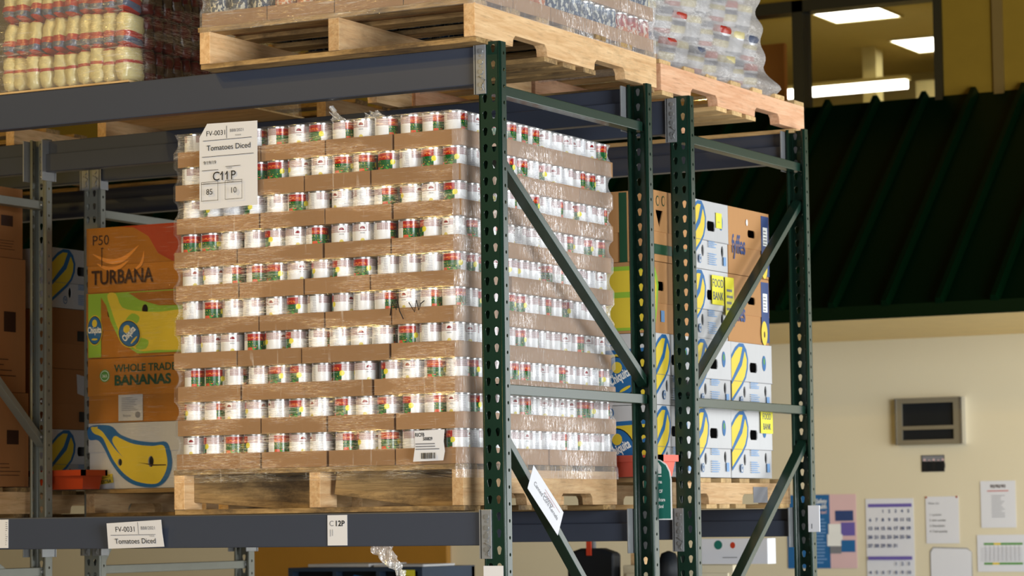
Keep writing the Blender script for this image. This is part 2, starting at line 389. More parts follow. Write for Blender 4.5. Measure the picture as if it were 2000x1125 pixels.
# faint vertical panel joint on the upper wall and lower wall
M['seam'] = plain('wall_joint', srgb(116, 92, 40), .6)
struct(MB().box(-1.225, -1.165, YW - .02, YW, 4.0, 7.5).build('trim_1', M['seam']))
struct(MB().box(-5.2, -5.14, YW - .03, YW, 0, 2.6).build('trim_2', M['seam']))
M['ochre'] = plain('ochre_shaded_wall', srgb(168, 120, 44), .45)
struct(MB().box(-6.35, -4.87, YW - .05, YW, 0, 2.15).build('shaded_wall_panel_1', M['ochre'], bevel=.01))  # panel for a partly shaded stretch of wall, shade put into its ochre
# window with black frame and mullion
M['blackframe'] = plain('black_window_frame', srgb(16, 20, 17), .35)
wf = MB()
for a in ((WX0, WX1, WZ1 - .07, WZ1), (WX0, WX1, WZ0, WZ0 + .06), (WX0, WX0 + .05, WZ0, WZ1), (WX1 - .035, WX1 + .012, WZ0, WZ1), (-2.468, -2.398, WZ0, WZ1), (-3.40, -3.33, WZ0, WZ1)):
    wf.box(a[0], a[1], YW - .03, YW + .1, a[2], a[3])
win = struct(wf.build('window_1', M['blackframe']))
gm = bpy.data.materials.new('window_glass'); gm.use_nodes = True; gt = gm.node_tree
pb = gt.nodes['Principled BSDF']; pb.inputs['Base Color'].default_value = (.9, .95, .92, 1); pb.inputs['Roughness'].default_value = .02
tr_ = gt.nodes.new('ShaderNodeBsdfTransparent'); gl = gt.nodes.new('ShaderNodeBsdfGlossy'); gl.inputs['Roughness'].default_value = .03; mx_ = gt.nodes.new('ShaderNodeMixShader'); mx_.inputs[0].default_value = .06
gt.links.new(tr_.outputs[0], mx_.inputs[1]); gt.links.new(gl.outputs[0], mx_.inputs[2]); gt.links.new(mx_.outputs[0], gt.nodes['Material Output'].inputs[0])
for a, b in ((WX0 + .05, -3.40), (-3.33, -2.468), (-2.398, WX1 - .035)):
    MB().box(a, b, YW + .03, YW + .036, WZ0 + .06, WZ1 - .07).build('window_pane', gm, win)
# office beyond the window
M['office'] = plain('office_wall_paint', srgb(214, 200, 140), .7); M['office_ceiling'] = plain('office_ceiling_tiles', srgb(200, 182, 120), .8)
struct(MB().box(-9, -9.1, YW + .15, 16.5, 3.4, 5.5).box(-1.2, -1.1, YW + .15, 16.5, 3.4, 5.5).box(-9, -1.1, 16.4, 16.5, 3.4, 5.5).build('wall_office', M['office']))
struct(MB().box(-9, -1.1, YW + .15, 16.5, 5.5, 5.6).build('ceiling', M['office_ceiling']))
struct(MB().box(-9, -1.1, YW + .15, 16.5, 3.3, 3.4).build('floor_office', M['office']))
M['lamp_on'] = glow('lit_lamp_panel', (1, .96, .82, 1), 5.0)
for (x0, x1, y0, y1, lb) in ((-4.32, -3.78, 12.9, 13.5, 'square lit ceiling panel, the nearer and larger one seen through the office window'), (-4.28, -3.70, 14.55, 15.25, 'square lit ceiling panel farther back, cut by the right edge of the office window')):
    e = empty('ceiling_light', ((x0 + x1) / 2, (y0 + y1) / 2, 5.5), lb, 'ceiling light')
    hx, hy = (x1 - x0) / 2, (y1 - y0) / 2
    MB().box(-hx, hx, -hy, hy, -.012, -.004).build('diffuser', M['lamp_on'], e)
    fr = MB()
    for a in ((-hx - .02, hx + .02, -hy - .02, -hy), (-hx - .02, hx + .02, hy, hy + .02), (-hx - .02, -hx, -hy, hy), (hx, hx + .02, -hy, hy)): fr.box(a[0], a[1], a[2], a[3], -.018, 0)
    fr.build('light_frame', M['office'], e)
e = empty('strip_light', (-3.95, 12.97, 4.87), 'long glowing strip light running across the office behind the window', 'strip light')
MB().box(-.66, .40, -.04, .04, -.035, .03).build('tube_cover', M['lamp_on'], e); MB().box(-.68, .42, -.05, .05, .03, .06).build('housing', M['office'], e)
tag(MB().box(-4.62, -4.50, 14.8, 14.95, 3.4, 5.5).build('column', M['office']), 'pale square column standing in the office behind the window', 'column')
e = empty('shelf_unit', (-4.0, 15.6, 3.4), 'brown office shelf unit with pale back behind the strip light', 'shelf')
sh = MB().box(-.45, .42, 0, .05, 0, 1.9)
sh.build('back_panel', M['office'], e); MB().box(-.5, .5, -.05, .3, 1.62, 1.72).box(.42, .5, -.05, .3, 0, 1.62).box(-.5, -.45, -.05, .3, 0, 1.62).build('shelf_board', M['rust_print'], e)
MB().box(-.28, .05, -.06, -.02, 1.35, 1.47).build('green_binder', M['green_print'], e)
tag(MB().box(-4.1, -3.55, 10.6, 10.65, 3.4, 4.85).build('office_partition', M['orange_print']), 'orange brown office partition behind left pane of the window', 'partition')
tag(MB().box(-3.98, -3.90, 16.37, 16.4, 5.28, 5.38).build('wall_speaker', M['black_plastic']), 'small black square fixture on the pale office wall', 'wall fixture')
area('office_lamp_glow', (-3.6, 13.2, 5.40), (-3.2, 13.2, 0), 3.0, 4.0, (1, .82, .42), 16)

# green standing seam canopy
M['canopy'] = plain('dark_green_metal', srgb(1, 23, 8), .3, 0, .12, .1, 3)
CX0, CX1 = -9.6, 1.6; YB, ZB, ZT = 6.7, 2.69, 4.02
ce = empty('metal_canopy', (0, YB, ZB), 'dark green standing seam metal canopy running along the wall under the office window', 'canopy')
MB().add([(CX0, 0, 0), (CX1, 0, 0), (CX1, YW - YB, ZT - ZB), (CX0, YW - YB, ZT - ZB), (CX0, 0, -.03), (CX1, 0, -.03), (CX1, YW - YB, ZT - ZB - .04), (CX0, YW - YB, ZT - ZB - .04)],
         [(0, 1, 2, 3), (4, 7, 6, 5), (0, 4, 5, 1), (1, 5, 6, 2), (3, 2, 6, 7), (0, 3, 7, 4)]).build('roof_sheet', M['canopy'], ce)
nrm = Vector((0, -(ZT - ZB), YW - YB)).normalized()
rib = MB()
for s_ in (-1, 1):
    w = .028 if s_ < 0 else .016
h_ = nrm * .045
A0, A1 = Vector((0, -.01, 0)), Vector((0, YW - YB, ZT - ZB))
rib.add([A0 + Vector((-.025, 0, 0)), A0 + Vector((.025, 0, 0)), A0 + h_ + Vector((.014, 0, 0)), A0 + h_ + Vector((-.014, 0, 0)),
         A1 + Vector((-.025, 0, 0)), A1 + Vector((.025, 0, 0)), A1 + h_ + Vector((.014, 0, 0)), A1 + h_ + Vector((-.014, 0, 0))],
        [(0, 3, 2, 1), (4, 5, 6, 7), (0, 1, 5, 4), (1, 2, 6, 5), (2, 3, 7, 6), (3, 0, 4, 7)])
rme = rib.mesh('seam_rib', M['canopy'])
x = CX0 + .1
while x < CX1:
    obj('seam_rib', rme, ce, loc=(x, 0, 0)); x += .302
MB().box(CX0, CX1, -.015, .0, -.06, .012).build('drip_edge', M['canopy'], ce)
M['soffit'] = plain('tan_soffit_paint', srgb(238, 208, 142), .6)
struct(MB().add([(CX0, YB, ZB - .045), (CX1, YB, ZB - .045), (CX1, YW, 2.615), (CX0, YW, 2.615), (CX0, YB, ZB - .03), (CX1, YB, ZB - .03), (CX1, YW, ZB - .03), (CX0, YW, ZB - .03)],
     [(0, 1, 2, 3), (4, 7, 6, 5), (0, 4, 5, 1), (1, 5, 6, 2), (2, 6, 7, 3), (3, 7, 4, 0)]).build('ceiling_soffit', M['soffit']))

# ------------------------------------------------------------------ pallet racks
PITCH = .0508; HTOT = 3.05
def cell(mb, P, a0, a1, z0, z1, hole, N=16):
    """rectangular cell a0..a1 x z0..z1 with a hole (list of N points starting at angle 0, ccw)"""
    ca, cz = (a0 + a1) / 2, (z0 + z1) / 2; ha, hz = (a1 - a0) / 2, (z1 - z0) / 2
    out = []
    for k in range(N):
        an = 2 * PI * k / N; c, s = math.cos(an), math.sin(an)
        q = 1 / max(abs(c), abs(s)); out.append((ca + ha * c * q, cz + hz * s * q))
    vs = [P(*p) for p in out] + [P(*p) for p in hole]
    mb.add(vs, [(k, (k + 1) % N, N + (k + 1) % N, N + k) for k in range(N)])
def tear(ca, cz):
    pts = []
    for k in range(16):
        an = 2 * PI * k / 16; c, s = math.cos(an), math.sin(an)
        if s > -.5: pts.append((ca + .0080 * c, cz + .0045 + .0080 * s))
        else: pts.append((ca + .0062 * c, cz - .0070 + .0065 * s))
    return pts
def upright_mesh():
    mb = MB(); nz = int(HTOT / PITCH)
    r = .008
    for k in range(nz):
        z0 = HTOT - (k + 1) * PITCH; z1 = z0 + PITCH; zc = (z0 + z1) / 2
        for a0, a1 in ((-.076 + r, -.038), (-.038, -r)):
            cell(mb, lambda a, z: (a, 0, z), a0, a1, z0, z1, tear((a0 + a1) / 2, zc + .004))
        for X in (0, -.076):
            hole = [(.0215 + .0042 * math.cos(2 * PI * j / 16) * 1.2, zc - PITCH * .20 + .0055 * math.sin(2 * PI * j / 16)) for j in range(16)]
            cell(mb, lambda a, z: (X, a, z), r, .037, z0, z1, [(q[0] + .002, q[1]) for q in hole])
    # rounded corners and return lips
    for X, sg in ((0, -1), (-.076, 1)):
        prev = (X, r)
        for j in (1, 2, 3, 4, 5):
            a = PI / 2 * j / 5; p = (X + sg * r * (1 - math.cos(a)), r * (1 - math.sin(a)))
            mb.add([(prev[0], prev[1], 0), (p[0], p[1], 0), (p[0], p[1], HTOT), (prev[0], prev[1], HTOT)], [(0, 1, 2, 3)], 0, True); prev = p
        mb.add([(X, .037, 0), (X + sg * .002, .0405, 0), (X + sg * .002, .0405, HTOT), (X, .037, HTOT)], [(0, 1, 2, 3)], 0, True)
        mb.add([(X + sg * .002, .0405, 0), (X + sg * .013, .041, 0), (X + sg * .013, .041, HTOT), (X + sg * .002, .0405, HTOT)], [(0, 1, 2, 3)], 0, True)
    return mb
def get_upright(mat):
    me = upright_mesh().mesh('upright_post', mat, weld=True); return me
UP = {'green': get_upright(M['green']), 'grey': get_upright(M['greypost'])}
def bar_between(mb, p0, p1, tx, tw):
    """bar in a plane x=const from p0 to p1 (y,z), thickness tx along x, width tw in plane"""
    a, b = Vector((0, p0[0], p0[1])), Vector((0, p1[0], p1[1])); d = (b - a).normalized(); n = Vector((0, -d.z, d.y)) * tw / 2; X = Vector((tx / 2, 0, 0))
    v = [a - n - X, a - n + X, a + n + X, a + n - X, b - n - X, b - n + X, b + n + X, b + n - X]
    mb.add(v, [(0, 3, 2, 1), (4, 5, 6, 7), (0, 1, 5, 4), (1, 2, 6, 5), (2, 3, 7, 6), (3, 0, 4, 7)]); return mb
def post(rack, x, y, rear, colour):
    """post whose footprint right edge is x; y is the outer web plane"""
    o = obj('upright_post', UP[colour], rack, solid=.0024)
    if colour == 'grey': o['label'] = 'grey upright post'
    else: o['label'] = 'dark green upright post'
    o.location = (x, y, 0)
    if rear: o.location = (x - .076, y, 0); o.rotation_euler = (0, 0, PI)
    b = MB().box(x - .10, x + .024, y - .06 if rear else y - .02, y + .02 if rear else y + .06, 0, .008)
    b.build('foot_plate', M[{'green': 'green', 'grey': 'greypost'}[colour]], rack)
def connector(rack_beam, x, y, z0, z1, side, face):
    """L-shaped end plate. side=+1: beam lies to the left (-x) of a post whose right edge is x; side=-1: beam to the right.
    face=-1: rivet leg on a front web at y (front-facing), +1: on a rear web at y"""
    mb = MB(); f = face
    xa = x - .076 if side > 0 else x
    # rivet leg on the web
    a0, a1 = (xa - .012, xa + .030) if side > 0 else (xa - .030, xa + .012)
    mb.box(a0, a1, *sorted((y + f * .0025, y + f * .0075)), z0, z1)
    # leg square to it on the beam end
    mb.box(*sorted((xa - side * .003, xa - side * .008)), *sorted((y + f * .0075, y - f * (.074 if f > 0 else .048))), z0, z1)
    o = mb.build('connector_plate', M['plate'], rack_beam, bevel=.001)
    st = MB()
    for zz in (z0 + .028, z0 + .068, z1 - .055, z1 - .022):
        xc = (a0 + a1) / 2 + side * .006; yy = y + f * .0075
        st.tube([(xc, yy, zz), (xc, yy + f * .0035, zz)], .0075, 12)
        st.tube([(xc, yy, zz - .014), (xc, yy + f * .002, zz - .014)], .004, 10)
    st.tube([(xc - .008, yy + f * .003, z1 - .10), (xc + .014, yy + f * .004, z1 - .112), (xc + .004, yy + f * .004, z1 - .128), (xc + .010, yy + f * .003, z1 - .142)], .0014, 6)
    st.build('rivet', M['rivet'], o) if False else None
    q = st.mesh('lock_rivets', M['rivet']); obj('lock_rivets', q, rack_beam)
    return o
def beam(rack, x0, x1, y, z0, z1, rear, side_plates=True, posts=None):
    """step beam between x0 and x1; y is the outer face; the step faces the inside of the bay"""
    s = 1 if not rear else -1
    zs = z0 + (z1 - z0) * .58
    pts = [(y, z0), (y, z1), (y + s * .030, z1), (y + s * .030, zs), (y + s * .048, zs), (y + s * .048, z0)]
    mb = MB().prism([(p[0], p[1]) for p in pts], 'x', x0, x1)
    o = mb.build('load_beam', M['beam'], rack, bevel=.0035)
    return o
def frame(rack, xr, yf, yr, colour, diag):
    post(rack, xr, yf, False, colour); post(rack, xr, yr, True, colour)
    mt = M['green'] if colour == 'green' else M['greypost']; xc = xr - .040
    y0, y1 = yf + .012, yr - .014
    for zc in ((2.905, 1.99, 1.0, .12) if colour == 'green' else (2.80, 1.425, 1.0, .12)):
        bar_between(MB(), (y0, zc), (y1, zc), .042, .032).build('brace', mt, rack, bevel=.002)
        MB().tube([(xc + .022 - xc, 0, 0), (.028, 0, 0)], .007, 10) if False else None
    for a, b in diag:
        p0, p1 = ((y0, a), (y1, b))
        bar_between(MB(), p0, p1, .038, .025).build('brace', mt, rack, bevel=.002)
    bo = MB()
    for zc in ((2.905, 1.99) if colour == 'green' else (2.80, 1.425)): bo.tube([(.018, y1 - .030, zc), (.026, y1 - .030, zc)], .006, 10)
    for a, b in diag: zq = b + (a - b) / (y1 - y0) * .032; bo.tube([(.020, y1 - .032, zq), (.026, y1 - .032, zq)], .006, 10)
    for ch in rack.children:
        if ch.name.startswith('brace') and not ch.get('_set'): ch.location = (xc, 0, 0); ch['_set'] = 1
    b_ = bo.build('brace_bolts', M['rivet'], rack, loc=(xc, 0, 0))
F2Y = 1.359; RD = 1.067
XL = -2.514
LOW = (1.519, 1.623); UPB = (2.922, 3.040)
def rack(name, yf, label, diag_r, diag_l):
    yr = yf + RD
    e = empty(name, (0, 0, 0), label, 'pallet rack')
    frame(e, 0, yf, yr, 'green', diag_r); frame(e, XL, yf, yr, 'grey', diag_l)
    post(e, XL * 2, yf, False, 'grey'); post(e, XL * 2, yr, True, 'grey')
    for ch in e.children:
        if '_set' in ch: del ch['_set']
    for (z0, z1) in (LOW, UPB):
        for xr in (0, XL):
            for rear in (False, True):
                y = yr + .0 if rear else yf
                yy = y - .004 if rear else y + .004
                b = beam(e, xr - 2.514 + .0065, xr - .0825, yy, z0, z1, rear)
                f = 1 if rear else -1
                connector(b, xr, y, z0 - .040 if z0 < 2 else z0 - .032, z1 + .004, 1, f)
                connector(b, xr - 2.514, y, z0 - .040 if z0 < 2 else z0 - .032, z1 + .004, -1, f)
    return e
rack1 = rack('pallet_rack', 0.0, 'near pallet rack with dark green right end frame and slate grey beams', [(2.72, 2.04), (1.885, .98), (1.0, .14)], [(2.78, 1.9), (1.86, 1.30), (1.0, .14)])
rack2 = rack('pallet_rack', F2Y, 'far pallet rack standing back to back behind the near one', [(2.00, 2.775), (1.06, 1.87), (.14, 1.0)], [(1.40, 2.78), (.14, 1.36)])

# ------------------------------------------------------------------ wooden pallets
_board = {}
def pallet(x0, x1, y0, y1, z0, h, label, notch=True, ntop=7, nbot=5, tm='wood_x', sm='wood_y', broken=False, group='wooden pallets on the racks'):
    """stringers run along y, deck boards along x"""
    e = empty('wooden_pallet', ((x0 + x1) / 2, (y0 + y1) / 2, z0), label, 'pallet', group)
    w, d = x1 - x0, y1 - y0; tb = .016; hs = h - 2 * tb
    for i in range(3):
        sx = [-w / 2, -.02, w / 2 - .04][i]
        a, b = -d / 2, d / 2; zl, zh = tb, tb + hs
        if notch:
            nl, nh = .23, .036
            c1, c2 = a + d * .28, b - d * .28
            pts = [(a, zl)]
            for c in (c1, c2):
                pts += [(c - nl / 2 + .0, zl), (c - nl / 2 + .004, zl + nh - .012), (c - nl / 2 + .018, zl + nh), (c + nl / 2 - .018, zl + nh), (c + nl / 2 - .004, zl + nh - .012), (c + nl / 2, zl)]
            pts += [(b, zl), (b, zh), (a, zh)]
        else: pts = [(a, zl), (b, zl), (b, zh), (a, zh)]
        if broken and i < 2:
            # split stringer: its front part has come loose and lies askew behind the pieces
            MB().box(sx, sx + .04, a, a + .10, zl, zh).build('stringer', M[sm], e, bevel=.002)
            k = MB().box(-.24, .24, -.02, .02, -hs / 2 + .004, hs / 2 - .004)
            k.xf(Matrix.Rotation(.14 if i else .08, 4, 'Y')); q = k.build('stringer', M['old_x'], e, bevel=.002, loc=(sx + (.30 if i else .25), a + .10, (zl + zh) / 2 + .002))
            q.rotation_euler = (0, 0, .12)
            MB().box(sx, sx + .04, a + .25, b, zl, zh).build('stringer', M[sm], e, bevel=.002)
            continue
        MB().prism(pts, 'x', sx, sx + .04).build('stringer', M[sm], e, bevel=.002)
    for n, zz, nm in ((ntop, h - tb, 'deck_board'), (nbot, 0, 'bottom_board')):
        if nm == 'bottom_board':
            ys = [-d / 2 + .05, -d * .09, 0, d * .09, d / 2 - .05][:n] if n == 5 else [-d / 2 + .05, 0, d / 2 - .05]
            ys = [-d / 2 + .05, -.13, 0.0, .13, d / 2 - .05]
        else: ys = [-d / 2 + .045 + i * (d - .09) / (n - 1) for i in range(n)]
        for i, yy in enumerate(ys):
            bw = .088 if i not in (0, n - 1) else .09
            jx = rnd.uniform(-.008, .006)
            k = (nm, round(w, 3), bw, tm)
            if k not in _board: _board[k] = MB().box(-w / 2, w / 2, -bw / 2, bw / 2, 0, tb).mesh(nm, M[tm])
            obj(nm, _board[k], e, bevel=.0015, loc=(jx, yy, zz))
    return e
ZU = UPB[1] + .001; ZL = LOW[1] + .002
pallet(-1.210, -.145, 0.0, 1.046, ZL, .142, 'worn wooden pallet with split stringers under the wrapped tomato cans', tm='old_x', broken=True, group=None)
pallet(-1.048, -.040, -.080, 1.190, ZU, .135, 'wooden pallet with notched stringer on the top beams of the near rack, right end', tm='old_x', sm='wood_y', group=None)
pallet(-1.06, -.045, 1.235, 2.50, ZU, .125, 'orange tinted wooden pallet on top of the far rack, right end', sm='pink_y', group=None)
pallet(-2.43, -1.40, 1.235, 2.50, ZU, .120, 'wooden pallet on top of the far rack, middle, seen under the near top beam', tm='old_x', group=None)
pallet(-3.90, -2.83, 1.235, 2.50, ZU, .120, 'wooden pallet on top of the far rack at the left edge of view', tm='old_x', group=None)
pallet(-1.10, -.10, 1.24, 2.42, ZL, .108, 'pale wooden pallet under the banana cartons at the right end of the far rack', group=None)
pallet(-2.49, -1.43, 1.24, 2.42, ZL, .105, 'dark wooden pallet under the four printed cartons left of the tomato cans', tm='old_x', group=None)
pallet(-3.66, -2.65, 1.10, 2.42, ZL, .105, 'wooden pallet under the dim cartons between the two grey posts', tm='old_x', group=None)
pallet(-3.66, -2.62, .0, 1.07, ZL, .115, 'dark pallet under the tall brown cartons at the left edge', tm='old_x', group=None)

# ------------------------------------------------------------------ cans and trays
CR, CHH = .0378, .107
def can_mesh(name, lab, n=28):
    r = CR
    pr = [(.0001, .0022, 1), (r * .90, .0022, 1), (r * .93, 0, 1), (r * .985, 0, 1), (r, .0015, 1), (r, .0035, 1), (r * .975, .0055, 0),
          (r * .975, .1005, 1), (r * .985, .1025, 1), (r, .1045, 1), (r, .106, 1), (r * .985, CHH, 1), (r * .94, CHH, 1), (r * .91, .1035, 1), (.0001, .1035, 1)]
    return MB().lathe([(a, b, c) for a, b, c in pr], n).mesh(name, [lab, M['steel']])
ORD = ['first', 'second', 'third', 'fourth', 'fifth', 'sixth', 'seventh', 'eighth', 'ninth', 'tenth', 'eleventh', 'twelfth', 'thirteenth', 'fourteenth', 'fifteenth', 'sixteenth']
LAY = ['bottom layer', 'second layer up', 'third layer up', 'fourth layer up', 'fifth layer up', 'sixth layer up', 'seventh layer up', 'eighth layer up', 'ninth layer up', 'top layer']
TCAN = can_mesh('tomato_can', M['label_tomato'])
def tray_mesh(w, d, h=.050, th=.003):
    mb = MB().box(0, w, 0, d, 0, .002)
    mb.box(0, w, 0, th, .002, h).box(0, w, d - th, d, .002, h).box(0, th, th, d - th, .002, h).box(w - th, w, th, d - th, .002, h)
    return mb.mesh('cardboard_tray', M['tray'])
_tm = {}
PX0, PX1, PY0, PY1 = -1.205, -.150, .004, 1.044
ZC0 = ZL + .142 + .001; LP = .1083
PAT = [[4, 3, 3, 3], [4, 3, 3, 3], [3, 4, 3, 3], [4, 3, 3, 3], [3, 4, 3, 3], [4, 3, 3, 3], [4, 3, 3, 3], [4, 3, 3, 3], [3, 3, 3, 4], [3, 4, 3, 3]]
PATX = [[4, 3, 3, 3], [4, 3, 3, 3], [3, 3, 3, 4], [3, 3, 4, 3], [4, 3, 3, 3], [3, 3, 3, 4], [3, 4, 3, 3], [4, 3, 3, 3], [3, 3, 3, 4], [4, 3, 3, 3]]
fill = MB()
def fill_can(x, y, z):
    pr = [(.0001, .001), (CR, .001), (CR, CHH), (.0001, CHH)]
    fill.lathe(pr, 12, 0, (x, y, z))
def jit(a): return rnd.uniform(-a, a)
for L in range(10):
    z = ZC0 + L * LP; ox, oy = jit(.005), jit(.005)
    if L >= 7: ox += .010
    if L == 3: ox -= .008
    px, py = PATX[L], PAT[(L * 3) % 10]
    cw = .0776; tot = 13 * cw + 4 * .006
    gx = ((PX1 - PX0) - tot) / 3
    # tray edges along x from left to right
    xs = []; x = PX0 + ox
    for k in px: xs.append((x, x + k * cw + .006, k)); x += k * cw + .006 + gx
    ys = []; y = PY0 + oy; gy = ((PY1 - PY0) - tot) / 3
    for k in py: ys.append((y, y + k * cw + .006, k)); y += k * cw + .006 + gy
    for i, (a0, a1, ka) in enumerate(xs):
        for j, (b0, b1, kb) in enumerate(ys):
            front, right = j == 0, i == 3
            dx, dy = jit(.003), jit(.003)
            if front or right:
                key = (ka, kb)
                if key not in _tm: _tm[key] = tray_mesh(a1 - a0, b1 - b0)
                pos = ('front right corner' if front and right else 'front left corner' if front and i == 0 else (ORD[i] + ' from left at the front') if front else ORD[j] + ' back along the right side')
                tag(obj('cardboard_tray', _tm[key], loc=(a0 + dx, b0 + dy, z)), 'brown cardboard can tray, ' + pos + ', ' + LAY[L], 'cardboard tray', 'cardboard trays of tomato cans')
            n0x = sum(k for _a, _b, k in xs[:i]); n0y = sum(k for _a, _b, k in ys[:j])
            for p in range(ka):
                for q in range(kb):
                    cx = a0 + .003 + cw * (p + .5) + dx; cy = b0 + .003 + cw * (q + .5) + dy; nx, ny = n0x + p, n0y + q
                    if ny == 0 or nx == 12:
                        o = obj('tomato_can', TCAN, loc=(cx, cy, z + .0022)); o.rotation_euler = (0, 0, rnd.uniform(0, 2 * PI))
                        if ny == 0: ps = (ORD[nx] + ' from the left in the front row') if nx < 12 else 'at the front right corner'
                        else: ps = ORD[ny - 1] + ' behind the corner on the right side'
                        tag(o, 'checkered tomato can ' + ps + ', ' + LAY[L], 'can', 'tomato cans in the outer rows of the wrapped load')
                    else: fill_can(cx, cy, z + .002)
tag(fill.build('tomato_can', M['carton_white']), 'tomato cans packed inside the wrapped load behind the outer rows', 'can', None, 'stuff')

def wrap(name, label, x0, x1, y0, y1, z0, z1, prof, mf, ms, step=.014, zstep=.009, rc=.02, topfold=.05, amp=.0015, seed=0, group=None, rightpush=None):
    """stretch wrap round a load: closed loop of film following prof(z) (in/out)"""
    rn = random.Random(seed); path = []
    def seg(ax, ay, bx, by, nx, ny, mi):
        L_ = math.hypot(bx - ax, by - ay); n_ = max(2, int(L_ / step))
        for i in range(n_): path.append((ax + (bx - ax) * i / n_, ay + (by - ay) * i / n_, nx, ny, mi))
    def arc(cx, cy, a0, mi):
        for i in range(4):
            a = a0 + PI / 2 * i / 4; path.append((cx + rc * math.cos(a), cy + rc * math.sin(a), math.cos(a), math.sin(a), mi))
    seg(x0 + rc, y0, x1 - rc, y0, 0, -1, 0); arc(x1 - rc, y0 + rc, -PI / 2, 1)
    seg(x1, y0 + rc, x1, y1 - rc, 1, 0, 1); arc(x1 - rc, y1 - rc, 0, 1)
    seg(x1 - rc, y1, x0 + rc, y1, 0, 1, 0); arc(x0 + rc, y1 - rc, PI / 2, 1)
    seg(x0, y1 - rc, x0, y0 + rc, -1, 0, 1); arc(x0 + rc, y0 + rc, PI, 0)
    nzz = int((z1 - z0) / zstep); N = len(path); ph = [rn.uniform(0, 6.28) for _ in range(8)]
    mb = MB(); vs = []
    for k in range(nzz + 1):
        z = z0 + (z1 - z0) * k / nzz
        for i, (x, y, nx, ny, mi) in enumerate(path):
            s = x * 9 + y * 9
            d = prof(z, x, y) + amp * (math.sin(s * 1.7 + z * 21 + ph[0]) * .5 + math.sin(s * 5.3 - z * 33 + ph[1]) * .35 + math.sin(s * 13 + z * 70 + ph[2]) * .25)
            vs.append((x + nx * d, y + ny * d, z))
    if topfold:
        for i, (x, y, nx, ny, mi) in enumerate(path): vs.append((x - nx * topfold, y - ny * topfold, z1 + .002))
        nzz += 1
    mb.v = vs
    for k in range(nzz):
        for i in range(N):
            j = (i + 1) % N; mb.f.append([k * N + i, k * N + j, (k + 1) * N + j, (k + 1) * N + i]); mb.m.append(path[i][4]); mb.sm.append(True)
    o = mb.build(name, [mf, ms]); o.visible_shadow = True
    return tag(o, label, 'stretch wrap', group)
def tomato_prof(z, x, y):
    t = ((z - ZC0) / LP) % 1.0
    if z < ZC0: return .010
    if z > ZC0 + 10 * LP - .004: return .002
    # out at the tray (t<.47), pulled in over the cans
    if t < .47: base = .0065
    else:
        q = (t - .47) / .53; base = .0065 - .015 * math.sin(PI * q) ** .6
    return base
wrap('stretch_wrap', 'clear creased stretch wrap round the pallet of tomato cans', PX0 - .004, PX1 + .004, PY0 - .006, PY1 + .006, ZL + .10, ZC0 + 10 * LP, tomato_prof, M['film_front'], M['film_side'], seed=3)

# papers stuck on the wrapped load
def draw_tag_full(F, w, h):
    k = M['ink']
    F.text('FV-0031', .023, .065, h - .040, k); F.poly(rect(.105, h - .052, .1065, h - .012), k); F.text('BB8/2021', .014, .145, h - .033, M['grey_ink']); F.text('9/18/18', .007, .150, h - .047, M['grey_ink'])
    F.poly(rect(.015, h - .056, w - .02, h - .0545), k); F.text('Tomatoes Diced', .025, w / 2 + .003, h - .088, k); F.poly(rect(.012, h - .108, w - .012, h - .1065), k)
    F.text('9/19/19', .016, .042, h - .132, k); F.poly(rect(.012, h - .152, .075, h - .1505), k); F.poly(rect(.103, h - .144, .16, h - .1425), k); F.text('Location', .006, .118, h - .150, k)
    [F.text(c_, .041, x_, h - .186, k) for c_, x_ in (('C', .067), ('1', .091), ('1', .110), ('P', .133))]; [F.poly([(xx - .0075, h - .168), (xx + .001, h - .158), (xx + .001, h - .1625), (xx - .006, h - .171)], k) for xx in (.091, .110)]; F.poly(rect(.012, h - .196, .168, h - .1945), k)
    for x, tx in ((.012, '85'), (.105, '10')):
        for a in (rect(x, .028, x + .065, .0292), rect(x, .088, x + .065, .0892), rect(x, .028, x + .0012, .088), rect(x + .0638, .028, x + .065, .0892)): F.poly(a, k)
        F.text(tx, .026, x + .032, .048, k); F.text('# of cases' if tx == '85' else '# of layers', .006, x + .022, .0815, k)
sheet_of('pallet_tag', ((-1.092, PY0 - .024, 2.596), (1, 0, 0), (.004, 0, 1), (0, -1, 0)), .222, .278, M['paper'], 'large white pallet tag reading C11P on the wrapped tomato cans', 'paper tag', draw_tag_full,
         outline=[(0, 0), (.222, .006), (.222, .274), (.030, .278), (0, .235)])
def draw_bar(F, w, h):
    F.text('RICFB', .016, .006, h - .018, M['ink'], .02, 'LEFT', .8); F.text('500829', .014, .034, h - .030, M['ink'], .02, 'LEFT', .8)
    F.lines(.008, h - .058, w - .02, h - .034, 3, M['grey_ink'])
    x = .028
    while x < .082: b = rnd.choice([.0007, .0014, .002]); F.poly(rect(x, .008, x + b, .026), M['ink']); x += b + rnd.choice([.0008, .0014])
sheet_of('barcode_label', ((-.308, PY0 - .021, 1.776), (1, 0, 0), (0, 0, 1), (0, -1, 0)), .112, .094, M['paper'], 'small crinkled white label with a barcode on the bottom tray layers', 'label', draw_bar,
         outline=[(-.002, 0), (.104, .002), (.110, .03), (.106, .06), (.110, .096), (.004, .094), (.006, .05)])
def draw_tag_small(F, w, h):
    k = M['ink']; F.text('FV-0031', .024, .075, h - .036, k); F.poly(rect(.125, h - .044, .1262, h - .006), k); F.text('BB8/2021', .015, .165, h - .030, M['grey_ink'])
    F.poly(rect(.015, h - .047, w - .03, h - .0458), k); F.text('9/18/18', .006, .178, h - .053, M['grey_ink']); F.text('Tomatoes Diced', .024, w / 2, .016, k)
